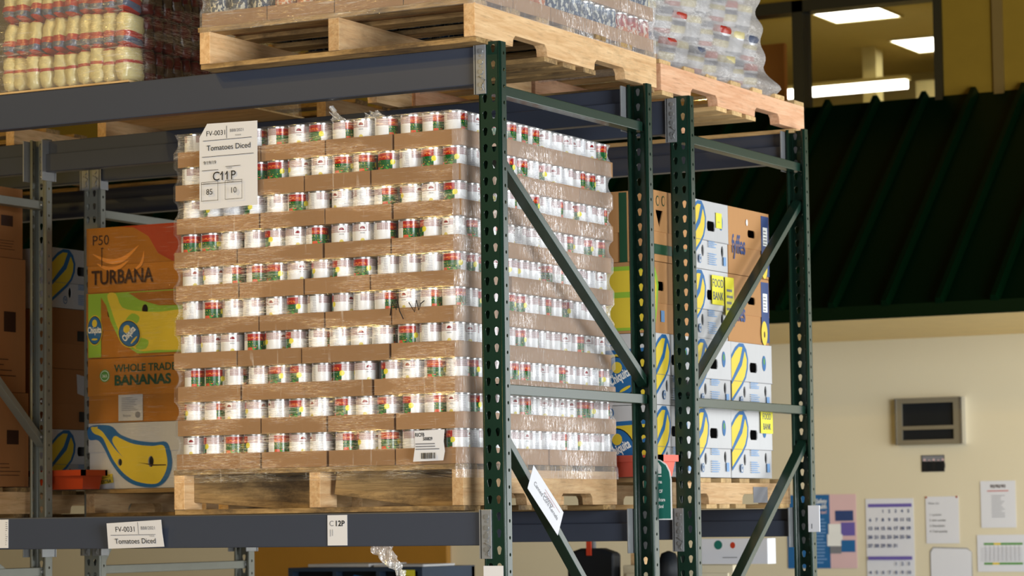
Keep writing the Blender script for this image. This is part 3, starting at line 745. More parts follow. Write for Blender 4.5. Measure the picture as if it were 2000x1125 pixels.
sheet_of('pallet_tag', ((-1.462, -.010, 1.519), (1, 0, .006), (0, -.15, 1), (0, -1, -.15)), .222, .090, M['paper'], 'white tag reading Tomatoes Diced in a holder on the lower near beam', 'paper tag', draw_tag_small,
         outline=[(0, 0), (.221, .004), (.218, .05), (.218, .090), (.002, .082)])
sheet_of('beam_label', ((-.632, .002, 1.523), (1, 0, 0), (0, 0, 1), (0, -1, 0)), .072, .094, M['paper'], 'white sticker reading C12P on the lower near beam', 'label',
         lambda F, w, h: (F.text('C', .024, .015, .060, M['grey_ink']), F.text('12P', .024, .045, .060, M['ink'], .02), F.poly(rect(.010, .028, .0115, .05), M['grey_ink']), F.poly(rect(.018, .03, .0195, .05), M['grey_ink'])))
sheet_of('beam_label', ((-1.935, .002, 1.524), (1, 0, 0), (0, 0, 1), (0, -1, 0)), .056, .094, M['paper'], 'scuffed white sticker at the left edge of the lower near beam', 'label',
         lambda F, w, h: F.lines(.045, .01, .055, .09, 12, M['grey_ink'], .3, .9))
# paper hung on the lower diagonal brace of the near frame
def draw_brace(F, w, h):
    F.text('C-00033', .020, w * .55, h - .036, M['grey_ink'], shear=.2); F.text('Canned Corn Kernels', .021, w / 2, .034, M['grey_ink'], shear=.2); F.lines(.10, .055, w - .02, .075, 2, M['pink_print'], .2)
_b0, _b1 = Vector((.004, .175, 1.743)), Vector((.004, .384, 1.604)); _uu = (Vector((.004, .384, 1.604)) - _b0); _l = .238
_uu.normalize(); _vv = Vector((0, .36, .93)).normalized()
sheet_of('paper_sign', (Vector((.004, .133, 1.690)), Vector((.0, .80, -.60)), Vector((0, .50, .866)), (1, 0, 0)), .242, .082, M['paper'], 'white paper sign slung on the diagonal brace of the near frame', 'paper sign', draw_brace)
# green sign behind the second post, white tabs on posts
gs = [(.052, 0), (.150, 0), (.150, .13), (.146, .155), (.134, .178), (.112, .193), (.09, .199), (.052, .199)]
def draw_green(F, w, h):
    wp = M['white_print']
    F.poly([(p[0] * 1.0, p[1]) for p in gs], M['teal_print'])
    F.poly([(.094, .150), (.118, .150), (.118, .172), (.108, .188), (.096, .190)], wp); F.lines(.088, .140, .122, .146, 1, wp, .8)
    for i, (tx, y) in enumerate((('t Area', .118), ('TY OF', .086), ('ealthcare', .058), ('England', .036))):
        F.text(tx, .016, .094, y, wp, .03, 'LEFT', .62)
sheet_of('green_sign', ((-.122, 1.10, 1.592), (1, 0, 0), (0, 0, 1), (0, -1, 0)), .15, .199, M['white_print'], 'green round cornered sign with white lettering hanging behind the second post', 'sign', draw_green,
         outline=[(.049, -.004), (.154, -.004), (.154, .13), (.149, .158), (.136, .182), (.113, .197), (.09, .203), (.049, .203)], thick=.002)
sheet_of('post_tab', ((-.012, 2 * RD + .292 - .045, 1.535), (1, 0, 0), (0, 0, 1), (0, -1, 0)), .045, .098, M['paper'], 'white plastic tab hooked on the rear post of the far frame', 'tab',
         lambda F, w, h: F.poly(rect(.012, .012, .016, .03), M['grey_ink']), thick=.006)
sheet_of('post_label', ((-.076, -.0035, 1.36), (1, 0, 0), (0, 0, 1), (0, -1, 0)), .068, .098, M['paper'], 'white label at the foot of view on the nearest green post', 'label', None)
sheet_of('pallet_sticker', ((-.099, 2.07, 1.645), (0, 1, 0), (0, 0, 1), (1, 0, 0)), .13, .058, M['grey_ink'], 'grey sticker on the end of the banana carton pallet', 'label', None)
# wisps of film: on top of the load and hanging below the beam
def wisp(label, pts, w0):
    mb = MB(); n = len(pts); vs = []; cols = 7
    for i, (x, y, z, w) in enumerate(pts):
        for c in range(cols):
            t_ = c / (cols - 1) - .5
            vs.append((x + w * t_, y + .012 * math.sin(c * 2.1 + i * 1.3), z + .006 * math.sin(c * 1.9 + i)))
    fs = [(i * cols + c, i * cols + c + 1, (i + 1) * cols + c + 1, (i + 1) * cols + c) for i in range(n - 1) for c in range(cols - 1)]
    o = mb.add(vs, fs, 0, True).build('film_scrap', M['film_tail']); return tag(o, label, 'plastic film')
def dense(pts, k=5):
    out = []
    for a, b in zip(pts, pts[1:]):
        for i in range(k): out.append(tuple(a[j] + (b[j] - a[j]) * i / k for j in range(4)))
    return out + [pts[-1]]
wisp('twisted scrap of clear film hanging below the lower near beam', dense([(-.45, .02, 1.53, .085), (-.44, .02, 1.50, .075), (-.41, .02, 1.465, .055), (-.385, .02, 1.44, .035), (-.37, .02, 1.425, .018), (-.362, .02, 1.40, .008)]), .07)
wisp('pointed scrap of film standing up on the tomato load', dense([(-.61, .06, 2.850, .05), (-.625, .06, 2.872, .04), (-.635, .06, 2.89, .02), (-.64, .06, 2.905, .008)]), .05)
wisp('low hump of loose film on top of the tomato load', dense([(-.50, .08, 2.850, .10), (-.50, .08, 2.868, .08), (-.50, .08, 2.878, .04)]), .1)
# signature in black marker on three cans of the sixth layer: drawn on the film
mk = MB(); ym = PY0 - .012
for pts in ([(-.372, 2.318), (-.365, 2.36), (-.350, 2.335), (-.345, 2.362), (-.338, 2.33), (-.325, 2.305)], [(-.305, 2.355), (-.285, 2.325), (-.278, 2.362), (-.270, 2.33), (-.262, 2.350), (-.250, 2.358)]):
    mk.tube([(a - .02, ym, b - .09) for a, b in pts], .0016, 6)
tag(mk.build('marker_scribble', M['ink']), 'black marker scribble across two cans near the front right corner', 'scribble')
#@@PART2
# ------------------------------------------------------------------ printed cartons
def carton(name, label, x0, x1, y0, y1, z0, z1, mat, front=None, right=None, hf=(), hr=(), lid=.42, group=None, cat='cardboard box', rz=0.0):
    """lidded carton; front is the -Y face, right the +X face; hf, hr are holes in metres on those faces"""
    w, d, h = x1 - x0, y1 - y0, z1 - z0
    e = empty(name, (x0 + w / 2, y0 + d / 2, z0), label, cat, group, rz)
    ox, oy = -w / 2, -d / 2
    def shell(nm, za, zb, ins, top, bot):
        mb = MB(); a, b, c, f = ox + ins, ox + w - ins, oy + ins, oy + d - ins
        def panel(P, u0, u1, holes):
            out = rect(u0, za, u1, zb); hs = [q for q in holes if all(za < p[1] < zb for p in q)]
            tr = tessellate_polygon([[Vector((p[0], p[1], 0)) for p in l] for l in [out] + hs])
            mb.add([P(*p) for p in out + [q for l in hs for q in l]], [tuple(t_) for t_ in tr])
        panel(lambda u, v: (ox + u, c, v), ins, w - ins, hf); panel(lambda u, v: (b, oy + u, v), ins, d - ins, hr)
        panel(lambda u, v: (ox + u, f, v), ins, w - ins, ()); panel(lambda u, v: (a, oy + u, v), ins, d - ins, ())
        if top: mb.add([(a, c, zb), (b, c, zb), (b, f, zb), (a, f, zb)], [(0, 1, 2, 3)])
        if bot: mb.add([(a, c, za), (b, c, za), (b, f, za), (a, f, za)], [(0, 3, 2, 1)])
        o = mb.build(nm, mat, e, weld=True)
        m_ = o.modifiers.new('board', 'SOLIDIFY'); m_.thickness = .004; m_.offset = -1
        return o
    if lid:
        shell('box_body', .001, h * lid + .012, .003, False, True); shell('box_lid', h * lid, h - .001, 0, True, False)
    else: shell('box_body', .001, h - .001, 0, True, True)
    if front: F = Face((ox, oy, 0), (1, 0, 0), (0, 0, 1), (0, -1, 0)); F.holes = list(hf); front(F, w, h); F.done(e)
    if right: F = Face((ox + w, oy, 0), (0, 1, 0), (0, 0, 1), (1, 0, 0)); F.holes = list(hr); right(F, d, h); F.done(e)
    return e
def slot(u, v, a=.034, b=.014): return [(u - a, v - b * .5), (u - a * .8, v - b), (u + a * .8, v - b), (u + a, v - b * .5), (u + a, v + b * .5), (u + a * .8, v + b), (u - a * .8, v + b), (u - a, v + b * .5)]
def vent(u, v, a=.011, b=.021): return ell(u, v, a, b, 14)
YP, BP, LB = M['yellow_print'], M['blue_print'], M['pale_blue_print']
def banana_end(F, w, h):
    S = w / .34
    ol = [(0, .80), (.10, .92), (.20, .985), (.30, .985), (.37, .90), (.41, .76), (.40, .62), (.35, .48), (.26, .36), (.14, .24), (0, .10)]
    F.poly([(p[0] * w, p[1] * h) for p in ol], BP)
    il = [(0, .74), (.10, .86), (.19, .93), (.27, .93), (.335, .86), (.375, .75), (.365, .63), (.32, .50), (.235, .39), (.12, .28), (0, .16)]
    F.poly([(p[0] * w, p[1] * h) for p in il], YP)
    F.poly([(0, .44 * h), (.20 * w, .72 * h), (.28 * w, .95 * h), (.34 * w, .92 * h), (.25 * w, .66 * h), (0, .37 * h)], BP)
    F.poly(ell(.80 * w, .72 * h, .045 * w, .115 * h), BP); F.poly(ell(.80 * w, .75 * h, .02 * w, .05 * h), M['green_print'])
    F.lines(.45 * w, .33 * h, .68 * w, .43 * h, 4, LB, .5); F.lines(.45 * w, .08 * h, .68 * w, .26 * h, 6, LB, .4); F.poly(rect(.84 * w, .09 * h, .91 * w, .22 * h), LB)
    F.poly(ell(.22 * w, .14 * h, .035 * w, .065 * h), BP); F.poly(ell(.22 * w, .14 * h, .027 * w, .052 * h), M['carton_white']); F.text('W', .018, .22 * w, .12 * h, BP, .02, 'CENTER', .8)
    F.poly([(0, .418 * h), (w, .418 * h), (w, .424 * h), (0, .424 * h)], M['grey_ink'])
BE_H = lambda w, h: [slot(.54 * w, .64 * h, .034, .018), vent(.33 * w, .27 * h), vent(.85 * w, .30 * h)]
def oval_logo(F, cx, cy, rx, ry, rot, size, word='Chiquita'):
    F.poly(ell(cx, cy, rx, ry, 26, rot), M['yellow_print']); F.poly(ell(cx, cy, rx * .94, ry * .94, 26, rot), M['black_plastic']); F.poly(ell(cx, cy, rx * .88, ry * .89, 26, rot), M['blue_print'])
    F.poly(ell(cx - ry * .3 * math.sin(rot) + 0, cy + ry * .45 * math.cos(rot), rx * .33, ry * .26, 12, rot), M['yellow_print'])
    F.text(word, size, cx + size * .25 * math.sin(rot), cy - size * .30 * math.cos(rot), M['white_print'], .03, 'CENTER', .55, rot)
    F.poly(ell(cx + ry * .6 * math.sin(rot), cy - ry * .6 * math.cos(rot), rx * .4, ry * .07, 10, rot), M['yellow_print'])
def banana_front(F, w, h):
    F.poly([(0, .08 * h), (w, .08 * h), (w, .80 * h), (.3 * w, .74 * h), (.1 * w, .66 * h), (0, .62 * h)], BP)
    F.poly([(0, .13 * h), (w, .13 * h), (w, .74 * h), (.3 * w, .68 * h), (.1 * w, .60 * h), (0, .56 * h)], YP)
    oval_logo(F, .735 * w, .40 * h, .060, .078, .45, .046)
    F.poly([(.84 * w, .46 * h), (w, .60 * h), (w, .54 * h), (.84 * w, .40 * h)], BP)
    F.poly(ell(.66 * w, .90 * h, .018, .018), BP); F.poly(ell(.66 * w, .90 * h, .014, .014), M['carton_white']); F.text('W', .018, .66 * w, .87 * h, BP, .02, 'CENTER', .8)
# right pallet of the far rack: 4 layers, three boxes deep along the end
zb0 = ZL + .108 + .0015; BH = .2465
ya = [1.25, 1.562, 1.888, 2.258]
def kraft_handle(F, w, h):
    F.poly(rect(.0, .60 * h, .04 * w, .93 * h), M['yellow_print']); F.poly(rect(0, .10 * h, w, .24 * h), M['dark_green_print'])
    F.poly(ell(.15 * w, .85 * h, .013, .018), M['dark_green_print']); F.poly(ell(.15 * w, .85 * h, .010, .014), M['kraft']); F.poly(ell(.29 * w, .86 * h, .013, .018), M['dark_green_print']); F.poly(ell(.29 * w, .86 * h, .010, .014), M['kraft'])
def kraft_front(F, w, h):
    F.poly(rect(w * .75, 0, w * .81, h * .98), M['dark_green_print']); F.poly(ell(.55 * w, .55 * h, .045, .035), M['rust_print']); F.poly(ell(.40 * w, .78 * h, .025, .018), M['dark_green_print'])
def lime_end(F, w, h):
    F.poly([(0, .98 * h), (.05 * w, .98 * h), (.14 * w, .80 * h), (.17 * w, .68 * h), (.13 * w, .35 * h), (.06 * w, .04 * h), (0, .02 * h)], M['lime_print'])
    F.poly([(0, .90 * h), (.05 * w, .86 * h), (.12 * w, .66 * h), (.09 * w, .36 * h), (0, .10 * h)], YP); F.poly(rect(.22 * w, .16 * h, .31 * w, .32 * h), M['pale_blue_print'])
def yellow_front(F, w, h):
    F.poly(rect(0, .04 * h, w, .94 * h), M['lime_print']); F.poly(rect(0, .08 * h, w, .50 * h), YP); F.poly(rect(0, .58 * h, w, .88 * h), YP)
def fyffes(F, w, h):
    N = M['navy_print']; F.text('fyffes', .095, .24 * w, .32 * h, N, .02, 'CENTER', .62)
    F.poly(rect(.80 * w, .04 * h, .99 * w, .95 * h), N); F.poly(rect(.84 * w, .50 * h, .95 * w, .78 * h), M['white_print']); F.lines(.85 * w, .52 * h, .94 * w, .76 * h, 5, M['grey_ink'])
    F.poly(ell(.86 * w, .18 * h, .028, .045), YP); F.poly(ell(.86 * w, .16 * h, .006, .012), M['brown_print'])
    F.poly(ell(.44 * w, .80 * h, .008, .012), M['white_print'])
rows = ['bottom row', 'second row up', 'third row up', 'top row']
for k in range(4):
    z0 = zb0 + k * BH; z1 = z0 + BH
    for j in range(3):
        y0, y1 = ya[j] + .001, ya[j + 1] - .001; w_, h_ = y1 - y0, BH
        pl = ['nearest the tomato cans', 'in the middle of the row', 'at the far right end'][j]
        xx = -.10 + [.0, .004, -.002, .003][k]
        if k < 2:
            carton('banana_box', 'white banana carton ' + pl + ', ' + rows[k], xx - .50, xx, y0, y1, z0, z1, M['carton_white'], banana_front if j == 0 else None, banana_end, [], BE_H(w_, h_), group='white banana cartons on the far rack')
        elif j == 1:
            carton('banana_box', 'white banana carton in the middle, ' + rows[k], xx - .50, xx, y0, y1, z0, z1, M['carton_white'], None, banana_end, [], BE_H(w_, h_), group='white banana cartons on the far rack')
        elif j == 0:
            if k == 3: carton('produce_box', 'brown carton with dark green band and triangular handhole, top row', xx - .50, xx, y0, y1, z0, z1, M['kraft'], kraft_front, kraft_handle, [], [[(.10 * w_, .72 * h_), (.12 * w_, .65 * h_), (.19 * w_, .48 * h_), (.26 * w_, .65 * h_), (.29 * w_, .72 * h_)]])
            else: carton('produce_box', 'brown carton with yellow and lime banana print, third row up', xx - .50, xx, y0, y1, z0, z1, M['kraft'], yellow_front, lime_end, [], [slot(.22 * w_, .66 * h_, .03, .016)])
        else:
            carton('banana_box', 'brown banana carton with blue lettering and navy corner panel, ' + rows[k], xx - .50, xx, y0, y1, z0, z1, M['kraft'], None, fyffes, [], [slot(.56 * w_, .64 * h_, .034, .014)])
def note(label, y, z, w, h, words=True, x=-.094):
    sheet_of('sticky_note', ((x, y, z), (0, 1, 0), (0, 0, 1), (1, 0, 0)), w, h, M['bright_yellow_paper'], label, 'paper note',
             (lambda F, w, h: (F.text('FOOD', h * .40, w / 2, h * .60, M['navy_print'], .0, 'CENTER', .8), F.text('BANK', h * .40, w / 2, h * .16, M['navy_print'], .0, 'CENTER', .8))) if words else (lambda F, w, h: F.lines(.01, .02, w - .01, h - .03, 4, M['grey_ink'])))
note('yellow FOOD BANK note on the lowest right banana carton', 2.14, zb0 + BH * .55 + .03, .11, .085)
note('yellow FOOD BANK note on a white carton in the third row', 1.73, zb0 + 2 * BH + .125, .10, .105)
note('narrow yellow note beside the FOOD BANK note, over the carton edge', 1.845, zb0 + 2 * BH + .09, .075, .14, False)
note('small yellow sticker on the white carton in the top row', 1.775, zb0 + 3 * BH + .155, .05, .055, False)

# left pallet of the far rack: four printed cartons facing the aisle
LX, LY = -2.506, 1.27; zl0 = ZL + .105 + .0015
def f_turbana(F, w, h):
    F.poly([(.155, h * .995), (.22, h * .97), (.29, h * .82), (.335, h * .55), (.40, h * .42), (w, h * .40), (w, h * .995)], M['rust_print'])
    O = M['orange_print']
    F.poly(crescent(.03, .150, .245, .172, .045, .020), O); F.poly(crescent(.05, .112, .20, .118, .028, .018), O); F.poly(crescent(.27, .150, .21, .075, -.02, .012), O)
    F.text('P50', .054, .068, .183, M['brown_print']); F.text('TURBANA', .076, .168, .032, M['brown_print'], .018, 'CENTER', .82)
    F.poly(rect(.0722, .10, .0752, .17), M['brown_print']); F.poly(rect(.07, .168, .082, .172), M['brown_print'])
def f_green(F, w, h):
    G, Y = M['lime_print'], YP
    F.poly(rect(.010, .004, .070, h * .985), G)
    F.poly([(.060, h * .985), (w, h * .985), (w, 0.012), (.24, .012), (.16, .06), (.115, .14), (.095, .20)], G)
    F.poly(smoothp([(.10, h * .96), (.14, h * .97), (.17, .19), (.25, .172), (.34, .165), (.48, .16), (.48, .03), (.33, .022), (.25, .022), (.185, .06), (.145, .12), (.12, .18)], 3), Y)
    F.poly(smoothp([(.185, .135), (.215, .165), (.25, .15), (.235, .125)], 3), G); F.poly(smoothp([(.24, .07), (.29, .06), (.28, .03), (.235, .03)], 3), G)
    F.poly([(.20, h * .97), (w, h * .97), (w, .185), (.34, .19), (.25, .215)], M['carton_orange'])
    oval_logo(F, .042, .108, .036, .058, 0, .034); oval_logo(F, .205, .088, .050, .056, .75, .036)
def f_whole(F, w, h):
    G = M['dark_green_print']
    F.poly(ell(.080, .180, .024, .024), M['green_print']); F.poly(ell(.080, .180, .020, .020), M['white_print']); F.poly(ell(.080, .180, .018, .018), M['green_print']); F.text('365', .016, .080, .174, M['white_print'])
    F.text('WHOLE TRADE', .040, .125, .193, G, .02, 'LEFT', 1.02); F.text('BANANAS', .052, .125, .143, G, .04, 'LEFT', 1.1)
    F.poly(rect(.145, .006, .258, .105), M['carton_white']); F.lines(.160, .045, .235, .098, 8, M['grey_ink'], .3); F.poly(ell(.235, .028, .012, .012), M['grey_ink']); F.text('Recycle', .012, .185, .022, M['grey_ink'])
def f_bigbanana(F, w, h):
    o1 = [(.004, .238), (.002, .19), (.045, .185), (.075, .15), (.105, .10), (.155, .045), (.22, .012), (.31, .004), (.36, .03), (.385, .08), (.38, .135), (.36, .172), (.30, .172), (.22, .182), (.15, .205), (.10, .240)]
    F.poly(smoothp(o1), BP)
    F.poly(smoothp([(.030, .210), (.066, .195), (.092, .150), (.120, .105), (.165, .058), (.225, .026), (.31, .016), (.345, .04), (.365, .085), (.36, .13), (.345, .160), (.29, .158), (.21, .168), (.155, .188), (.125, .200), (.112, .18), (.145, .135), (.168, .115), (.13, .145), (.09, .19), (.06, .222), (.02, .238), (.014, .225)]), YP)
    F.poly([(.010, .235), (.045, .238), (.035, .222), (.016, .226)], YP)
    F.poly([(.23, .098), (.30, .084), (.36, .084), (.36, .088), (.30, .089)], M['brown_print'])
    c, s = math.cos(.10), math.sin(.10)
    F.poly([(.008, .012), (.118, .024), (.112, .058), (.003, .046)], YP); F.text('SELECTED QUALITY', .012, .060, .040, M['ink'], .01, 'CENTER', .80, .10); F.text('CLASS EXTRA', .018, .062, .020, M['ink'], .03, 'CENTER', .82, .10)
zz = [zl0, zl0 + .250, zl0 + .497, zl0 + .748, zl0 + .998]
carton('banana_box', 'white carton with one large yellow banana, bottom of the left stack', LX + .006, LX + .51, LY, LY + .4, zz[0], zz[1], M['carton_white'], f_bigbanana, None, [vent(.147, .100, .010, .014), vent(.290, .100, .013, .021)], (), .56)
carton('banana_box', 'brown carton with dark green BANANAS lettering, second in the left stack', LX, LX + .505, LY + .004, LY + .4, zz[1], zz[2], M['carton_orange'], f_whole, None, [])
carton('banana_box', 'brown carton with lime and yellow banana art, third in the left stack', LX - .002, LX + .50, LY - .003, LY + .4, zz[2], zz[3], M['carton_orange'], f_green, None, [vent(.112, .172, .013, .019), vent(.275, .178, .014, .019)])
carton('banana_box', 'orange brown carton marked P50 with dark red corner, top of the left stack', LX - .004, LX + .505, LY + .002, LY + .4, zz[3], zz[4], M['carton_orange'], f_turbana, None, [])
for i in range(4):
    carton('banana_box', 'carton beside the printed left stack, mostly behind the tomato cans', LX + .515, LX + 1.01, LY + .002, LY + .4, zz[i], zz[i + 1], M['carton_orange'], None, None, [], group='cartons hidden beside the left stack')
for i, (q, nm, lb, mt, dr) in enumerate(((0, 'banana_box', 'white banana carton above the orange bin between the grey posts', 'carton_white', banana_end), (1, 'produce_box', 'dim brown carton with a white sticker between the grey posts', 'kraft_dark', lambda F, w, h: (F.poly([(.16, .14), (.26, .12), (.265, .20), (.155, .215)], M['carton_white']), F.poly(rect(.17, .03, .25, .07), M['ink']))),
        (2, 'produce_box', 'plain dim brown carton with a dark stamp between the grey posts', 'kraft_dark', lambda F, w, h: F.poly(rect(.16, .11, .25, .15), M['ink'])), (3, 'banana_box', 'topmost white banana carton between the grey posts', 'carton_white', banana_end))):
    z0 = ZL + .1065 + i * .2335
    carton(nm, lb, -3.15, -2.65, 1.238, 1.60, z0, z0 + .2335, M[mt], None, dr, [], BE_H(.36, .2335) if i in (0, 3) else [])
def m_stamp(F, w, h):
    F.poly(rect(w - .26, h * .35, w - .20, h * .62), M['ink']); F.text('M', .05, w - .23, h * .52, M['kraft_dark'], .03); F.poly(rect(w - .13, h * .45, w - .06, h * .60), M['brown_print'])
    F.lines(w - .35, h * .12, w - .04, h * .28, 4, M['brown_print'], .15)
for i, (a, b, lb) in enumerate(((1.742, 2.095, 'tall brown carton at the left edge, bottom of three'), (2.095, 2.60, 'tall brown carton at the left edge, middle of three'), (2.60, 2.868, 'tall brown carton at the left edge, leaning top one'))):
    carton('tall_box', lb, -3.12, -2.625 - .006 * i, .50, 1.062 - .010 * i, a, b, M['kraft_dark'], None, m_stamp, [], [], 0, rz=.0)
wrap('stretch_wrap', 'clear stretch wrap round the four printed cartons left of the tomato cans', LX - .012, LX + 1.02, LY - .010, LY + .412, zz[0] + .03, zz[4] - .01, lambda z, x, y: 0, M['film_left'], M['film_left'], .03, .03, seed=8, topfold=0)

# orange plastic bins in the gap between the racks
def bin_(x0, x1, y0, y1, z0, z1, label, pm='salmon_plastic'):
    e = empty('plastic_bin', ((x0 + x1) / 2, (y0 + y1) / 2, z0), label, 'plastic bin'); a, b = (x1 - x0) / 2, (y1 - y0) / 2; h = z1 - z0; q = .022
    mb = MB(); 
    lo = [(-a + q, -b + q), (a - q, -b + q), (a - q, b - q), (-a + q, b - q)]; hi = [(-a + .012, -b + .012), (a - .012, -b + .012), (a - .012, b - .012), (-a + .012, b - .012)]
    mb.add([(p[0], p[1], 0) for p in lo] + [(p[0], p[1], h - .01) for p in hi] + [(p[0] * .96, p[1] * .94, .004) for p in lo] + [(p[0] * .96, p[1] * .94, h - .01) for p in hi],
           [(0, 1, 5, 4), (1, 2, 6, 5), (2, 3, 7, 6), (3, 0, 4, 7), (3, 2, 1, 0), (8, 9, 10, 11), (8, 12, 13, 9), (9, 13, 14, 10), (10, 14, 15, 11), (11, 15, 12, 8), (4, 5, 13, 12), (5, 6, 14, 13), (6, 7, 15, 14), (7, 4, 12, 15)])
    mb.build('bin_body', M[pm], e)
    r_ = MB().box(-a, a, -b, -b + .014, h - .022, h).box(-a, a, b - .014, b, h - .022, h).box(-a, -a + .014, -b, b, h - .022, h).box(a - .014, a, -b, b, h - .022, h)
    r_.build('bin_rim', M[pm], e)
bin_(-.33, -.003, 1.10, 1.246, 1.7345, 1.806, 'salmon orange plastic bin between the two green frames')
bin_(-2.62, -2.375, 1.085, 1.26, 1.7325, 1.803, 'orange plastic bin between the two grey posts') if False else bin_(-2.645, -2.385, 1.086, 1.234, 1.731, 1.803, 'orange plastic bin between the two grey posts', 'orange_plastic')

# ------------------------------------------------------------------ blue and red cans on the top right pallet of the near rack
BX0, BX1, BY0, BY1 = -1.045, -.045, -.075, 1.185; ZB0 = ZU + .135 + .001
BCAN = can_mesh('blue_can', M['label_blue'], 20); RCAN = can_mesh('red_can', M['label_red'], 20)
fill2 = MB()
for L in range(2):
    z = ZB0 + L * .1095; nx, ny = 12, 15; cwx, cwy = (BX1 - BX0 - .02) / nx, (BY1 - BY0 - .03) / ny
    for i in range(4):
        for j in range(5):
            x0 = BX0 + i * (BX1 - BX0) / 4; y0 = BY0 + j * (BY1 - BY0) / 5
            key = ('b', 0)
            if key not in _tm: _tm[key] = tray_mesh((BX1 - BX0) / 4 - .004, (BY1 - BY0) / 5 - .004, .045)
            red = (i + j + L) % 3 == 1 or (j == 0 and i in (1, 2))
            if j == 0 or i == 3:
                pos = 'front right corner' if j == 0 and i == 3 else (ORD[i] + ' from left at the front') if j == 0 else ORD[j] + ' back along the right side'
                tag(obj('cardboard_tray', _tm[key], loc=(x0 + .002, y0 + .002, z)), 'tray of ' + ('red' if red else 'blue') + ' cans above the top beam, ' + pos + ', ' + ['lower', 'upper'][L] + ' layer', 'cardboard tray', 'cardboard trays on the top pallet')
            for p in range(3):
                for q in range(3):
                    cx, cy = x0 + .005 + (p + .5) * cwx, y0 + .006 + (q + .5) * cwy; gx_, gy_ = i * 3 + p, j * 3 + q
                    if (gy_ == 0 and L == 0) or gx_ == 11:
                        rr = red if q != 1 or i == 3 else red
                        o = obj('red_can' if rr else 'blue_can', RCAN if rr else BCAN, loc=(cx, cy, z + .0022)); o.rotation_euler = (0, 0, rnd.uniform(0, 6.28))
                        pos = (ORD[gx_] + ' from the left in front') if gy_ == 0 and gx_ < 11 else (ORD[gy_] + ' along the right side')
                        tag(o, ('red' if rr else 'blue') + ' can on the top pallet, ' + pos + ', ' + ['lower', 'upper'][L] + ' layer', 'can', 'cans on the top pallet')
                    else: fill2.lathe([(.0001, .001), (CR, .001), (CR, CHH), (.0001, CHH)], 10, 0, (cx, cy, z + .002))
tag(fill2.build('blue_can', M['label_blue']), 'blue cans packed inside the top pallet load behind the outer ones', 'can', None, 'stuff')
wrap('stretch_wrap', 'hazy stretch wrap round the blue and red cans on the top pallet', BX0 - .004, BX1 + .004, BY0 - .006, BY1 + .006, ZU + .115, ZB0 + .222, lambda z, x, y: .006 - (.010 * max(0, math.sin(PI * ((((z - ZB0) / .1095) % 1) - .42) / .58)) if z > ZB0 else 0), M['film_soft'], M['film_side'], .016, .009, seed=5)

# ------------------------------------------------------------------ bags of food
def bag_mesh(name, w, t_, h, mats, bands, n=14, m=12, crink=.06, seed=1):
    """pillow bag: w wide (x), t thick (y), h tall (z); bands = [(zfrac, material index)]"""
    rn = random.Random(seed); mb = MB(); vs = []; ph = [rn.uniform(0, 6) for _ in range(6)]
    for j in range(m + 1):
        v = j / m; zz_ = h * v; prof = (1 - abs(2 * v - 1) ** 7) ** .5 if 0 < v < 1 else .0
        ww = w / 2 * (.86 + .14 * prof); tt = t_ / 2 * max(.05, prof)
        for k in range(n):
            a = 2 * PI * k / n; c, s = math.cos(a), math.sin(a)
            cx = math.copysign(abs(c) ** .6, c); sy = math.copysign(abs(s) ** .75, s)
            q = 1 + crink * math.sin(3 * a + 7 * v + ph[0]) * math.sin(9 * v + ph[1]) + crink * .5 * math.sin(7 * a - 13 * v + ph[2])
            vs.append((ww * cx * q, tt * sy * q, zz_))
    fs = []; mi = []
    for j in range(m):
        v = (j + .5) / m; mat = [b[1] for b in bands if v >= b[0]][-1]
        for k in range(n): fs.append((j * n + k, j * n + (k + 1) % n, (j + 1) * n + (k + 1) % n, (j + 1) * n + k)); mi.append(mat)
    fs.append(tuple(range(n))); mi.append(bands[0][1]); fs.append(tuple(m * n + k for k in range(n))); mi.append(bands[-1][1])
    for f, q in zip(fs, mi): mb.add([], [], 0); mb.f.append(list(f)); mb.m.append(q); mb.sm.append(True)
    mb.v = vs
    return mb.mesh(name, mats)
def shiny(n, c, vary=.2): M[n] = plain(n, c, .22, 0, .6, vary, 30, .3); return M[n]
cream = shiny('cream_film_bag', srgb(205, 192, 138), .18); redb = shiny('red_film_bag', srgb(168, 52, 40), .25); greyb = shiny('blue_grey_print_bag', srgb(84, 92, 112), .3); wht = shiny('white_film_bag', srgb(205, 205, 208), .12); pinkb = shiny('pink_film_bag', srgb(205, 130, 122), .25); shaded_red = shiny('shaded_red_film_bag', srgb(96, 26, 18), .3); shaded_brown = shiny('shaded_brown_film_bag', srgb(96, 74, 50), .3)
bagA = [bag_mesh('bag', .11, .056, .122, [redb, cream, greyb], [(0, 0), (.10, 2), (.28, 0), (.38, 1), (.90, 0)], seed=i, crink=.09) for i in range(3)]
bagB = [bag_mesh('bag', .11, .056, .122, [redb, cream], [(0, 1), (.48, 0), (.62, 1), (.90, 0)], seed=7 + i, crink=.09) for i in range(3)]
bagC = [bag_mesh('bag', .11, .056, .122, [shaded_red, shaded_brown], [(0, 0), (.35, 1), (.55, 0), (.88, 1)], seed=17 + i, crink=.09) for i in range(3)]  # bags for the blocked side, its shade put into darker reds and browns
tag(MB().box(-1.97, -1.385, .0, 1.066, ZU, ZU + .006).build('plywood_sheet', M['wood_x']), 'thin plywood sheet under the wrapped food bags on the near top beams', 'plywood sheet')
ZBG = ZU + .007
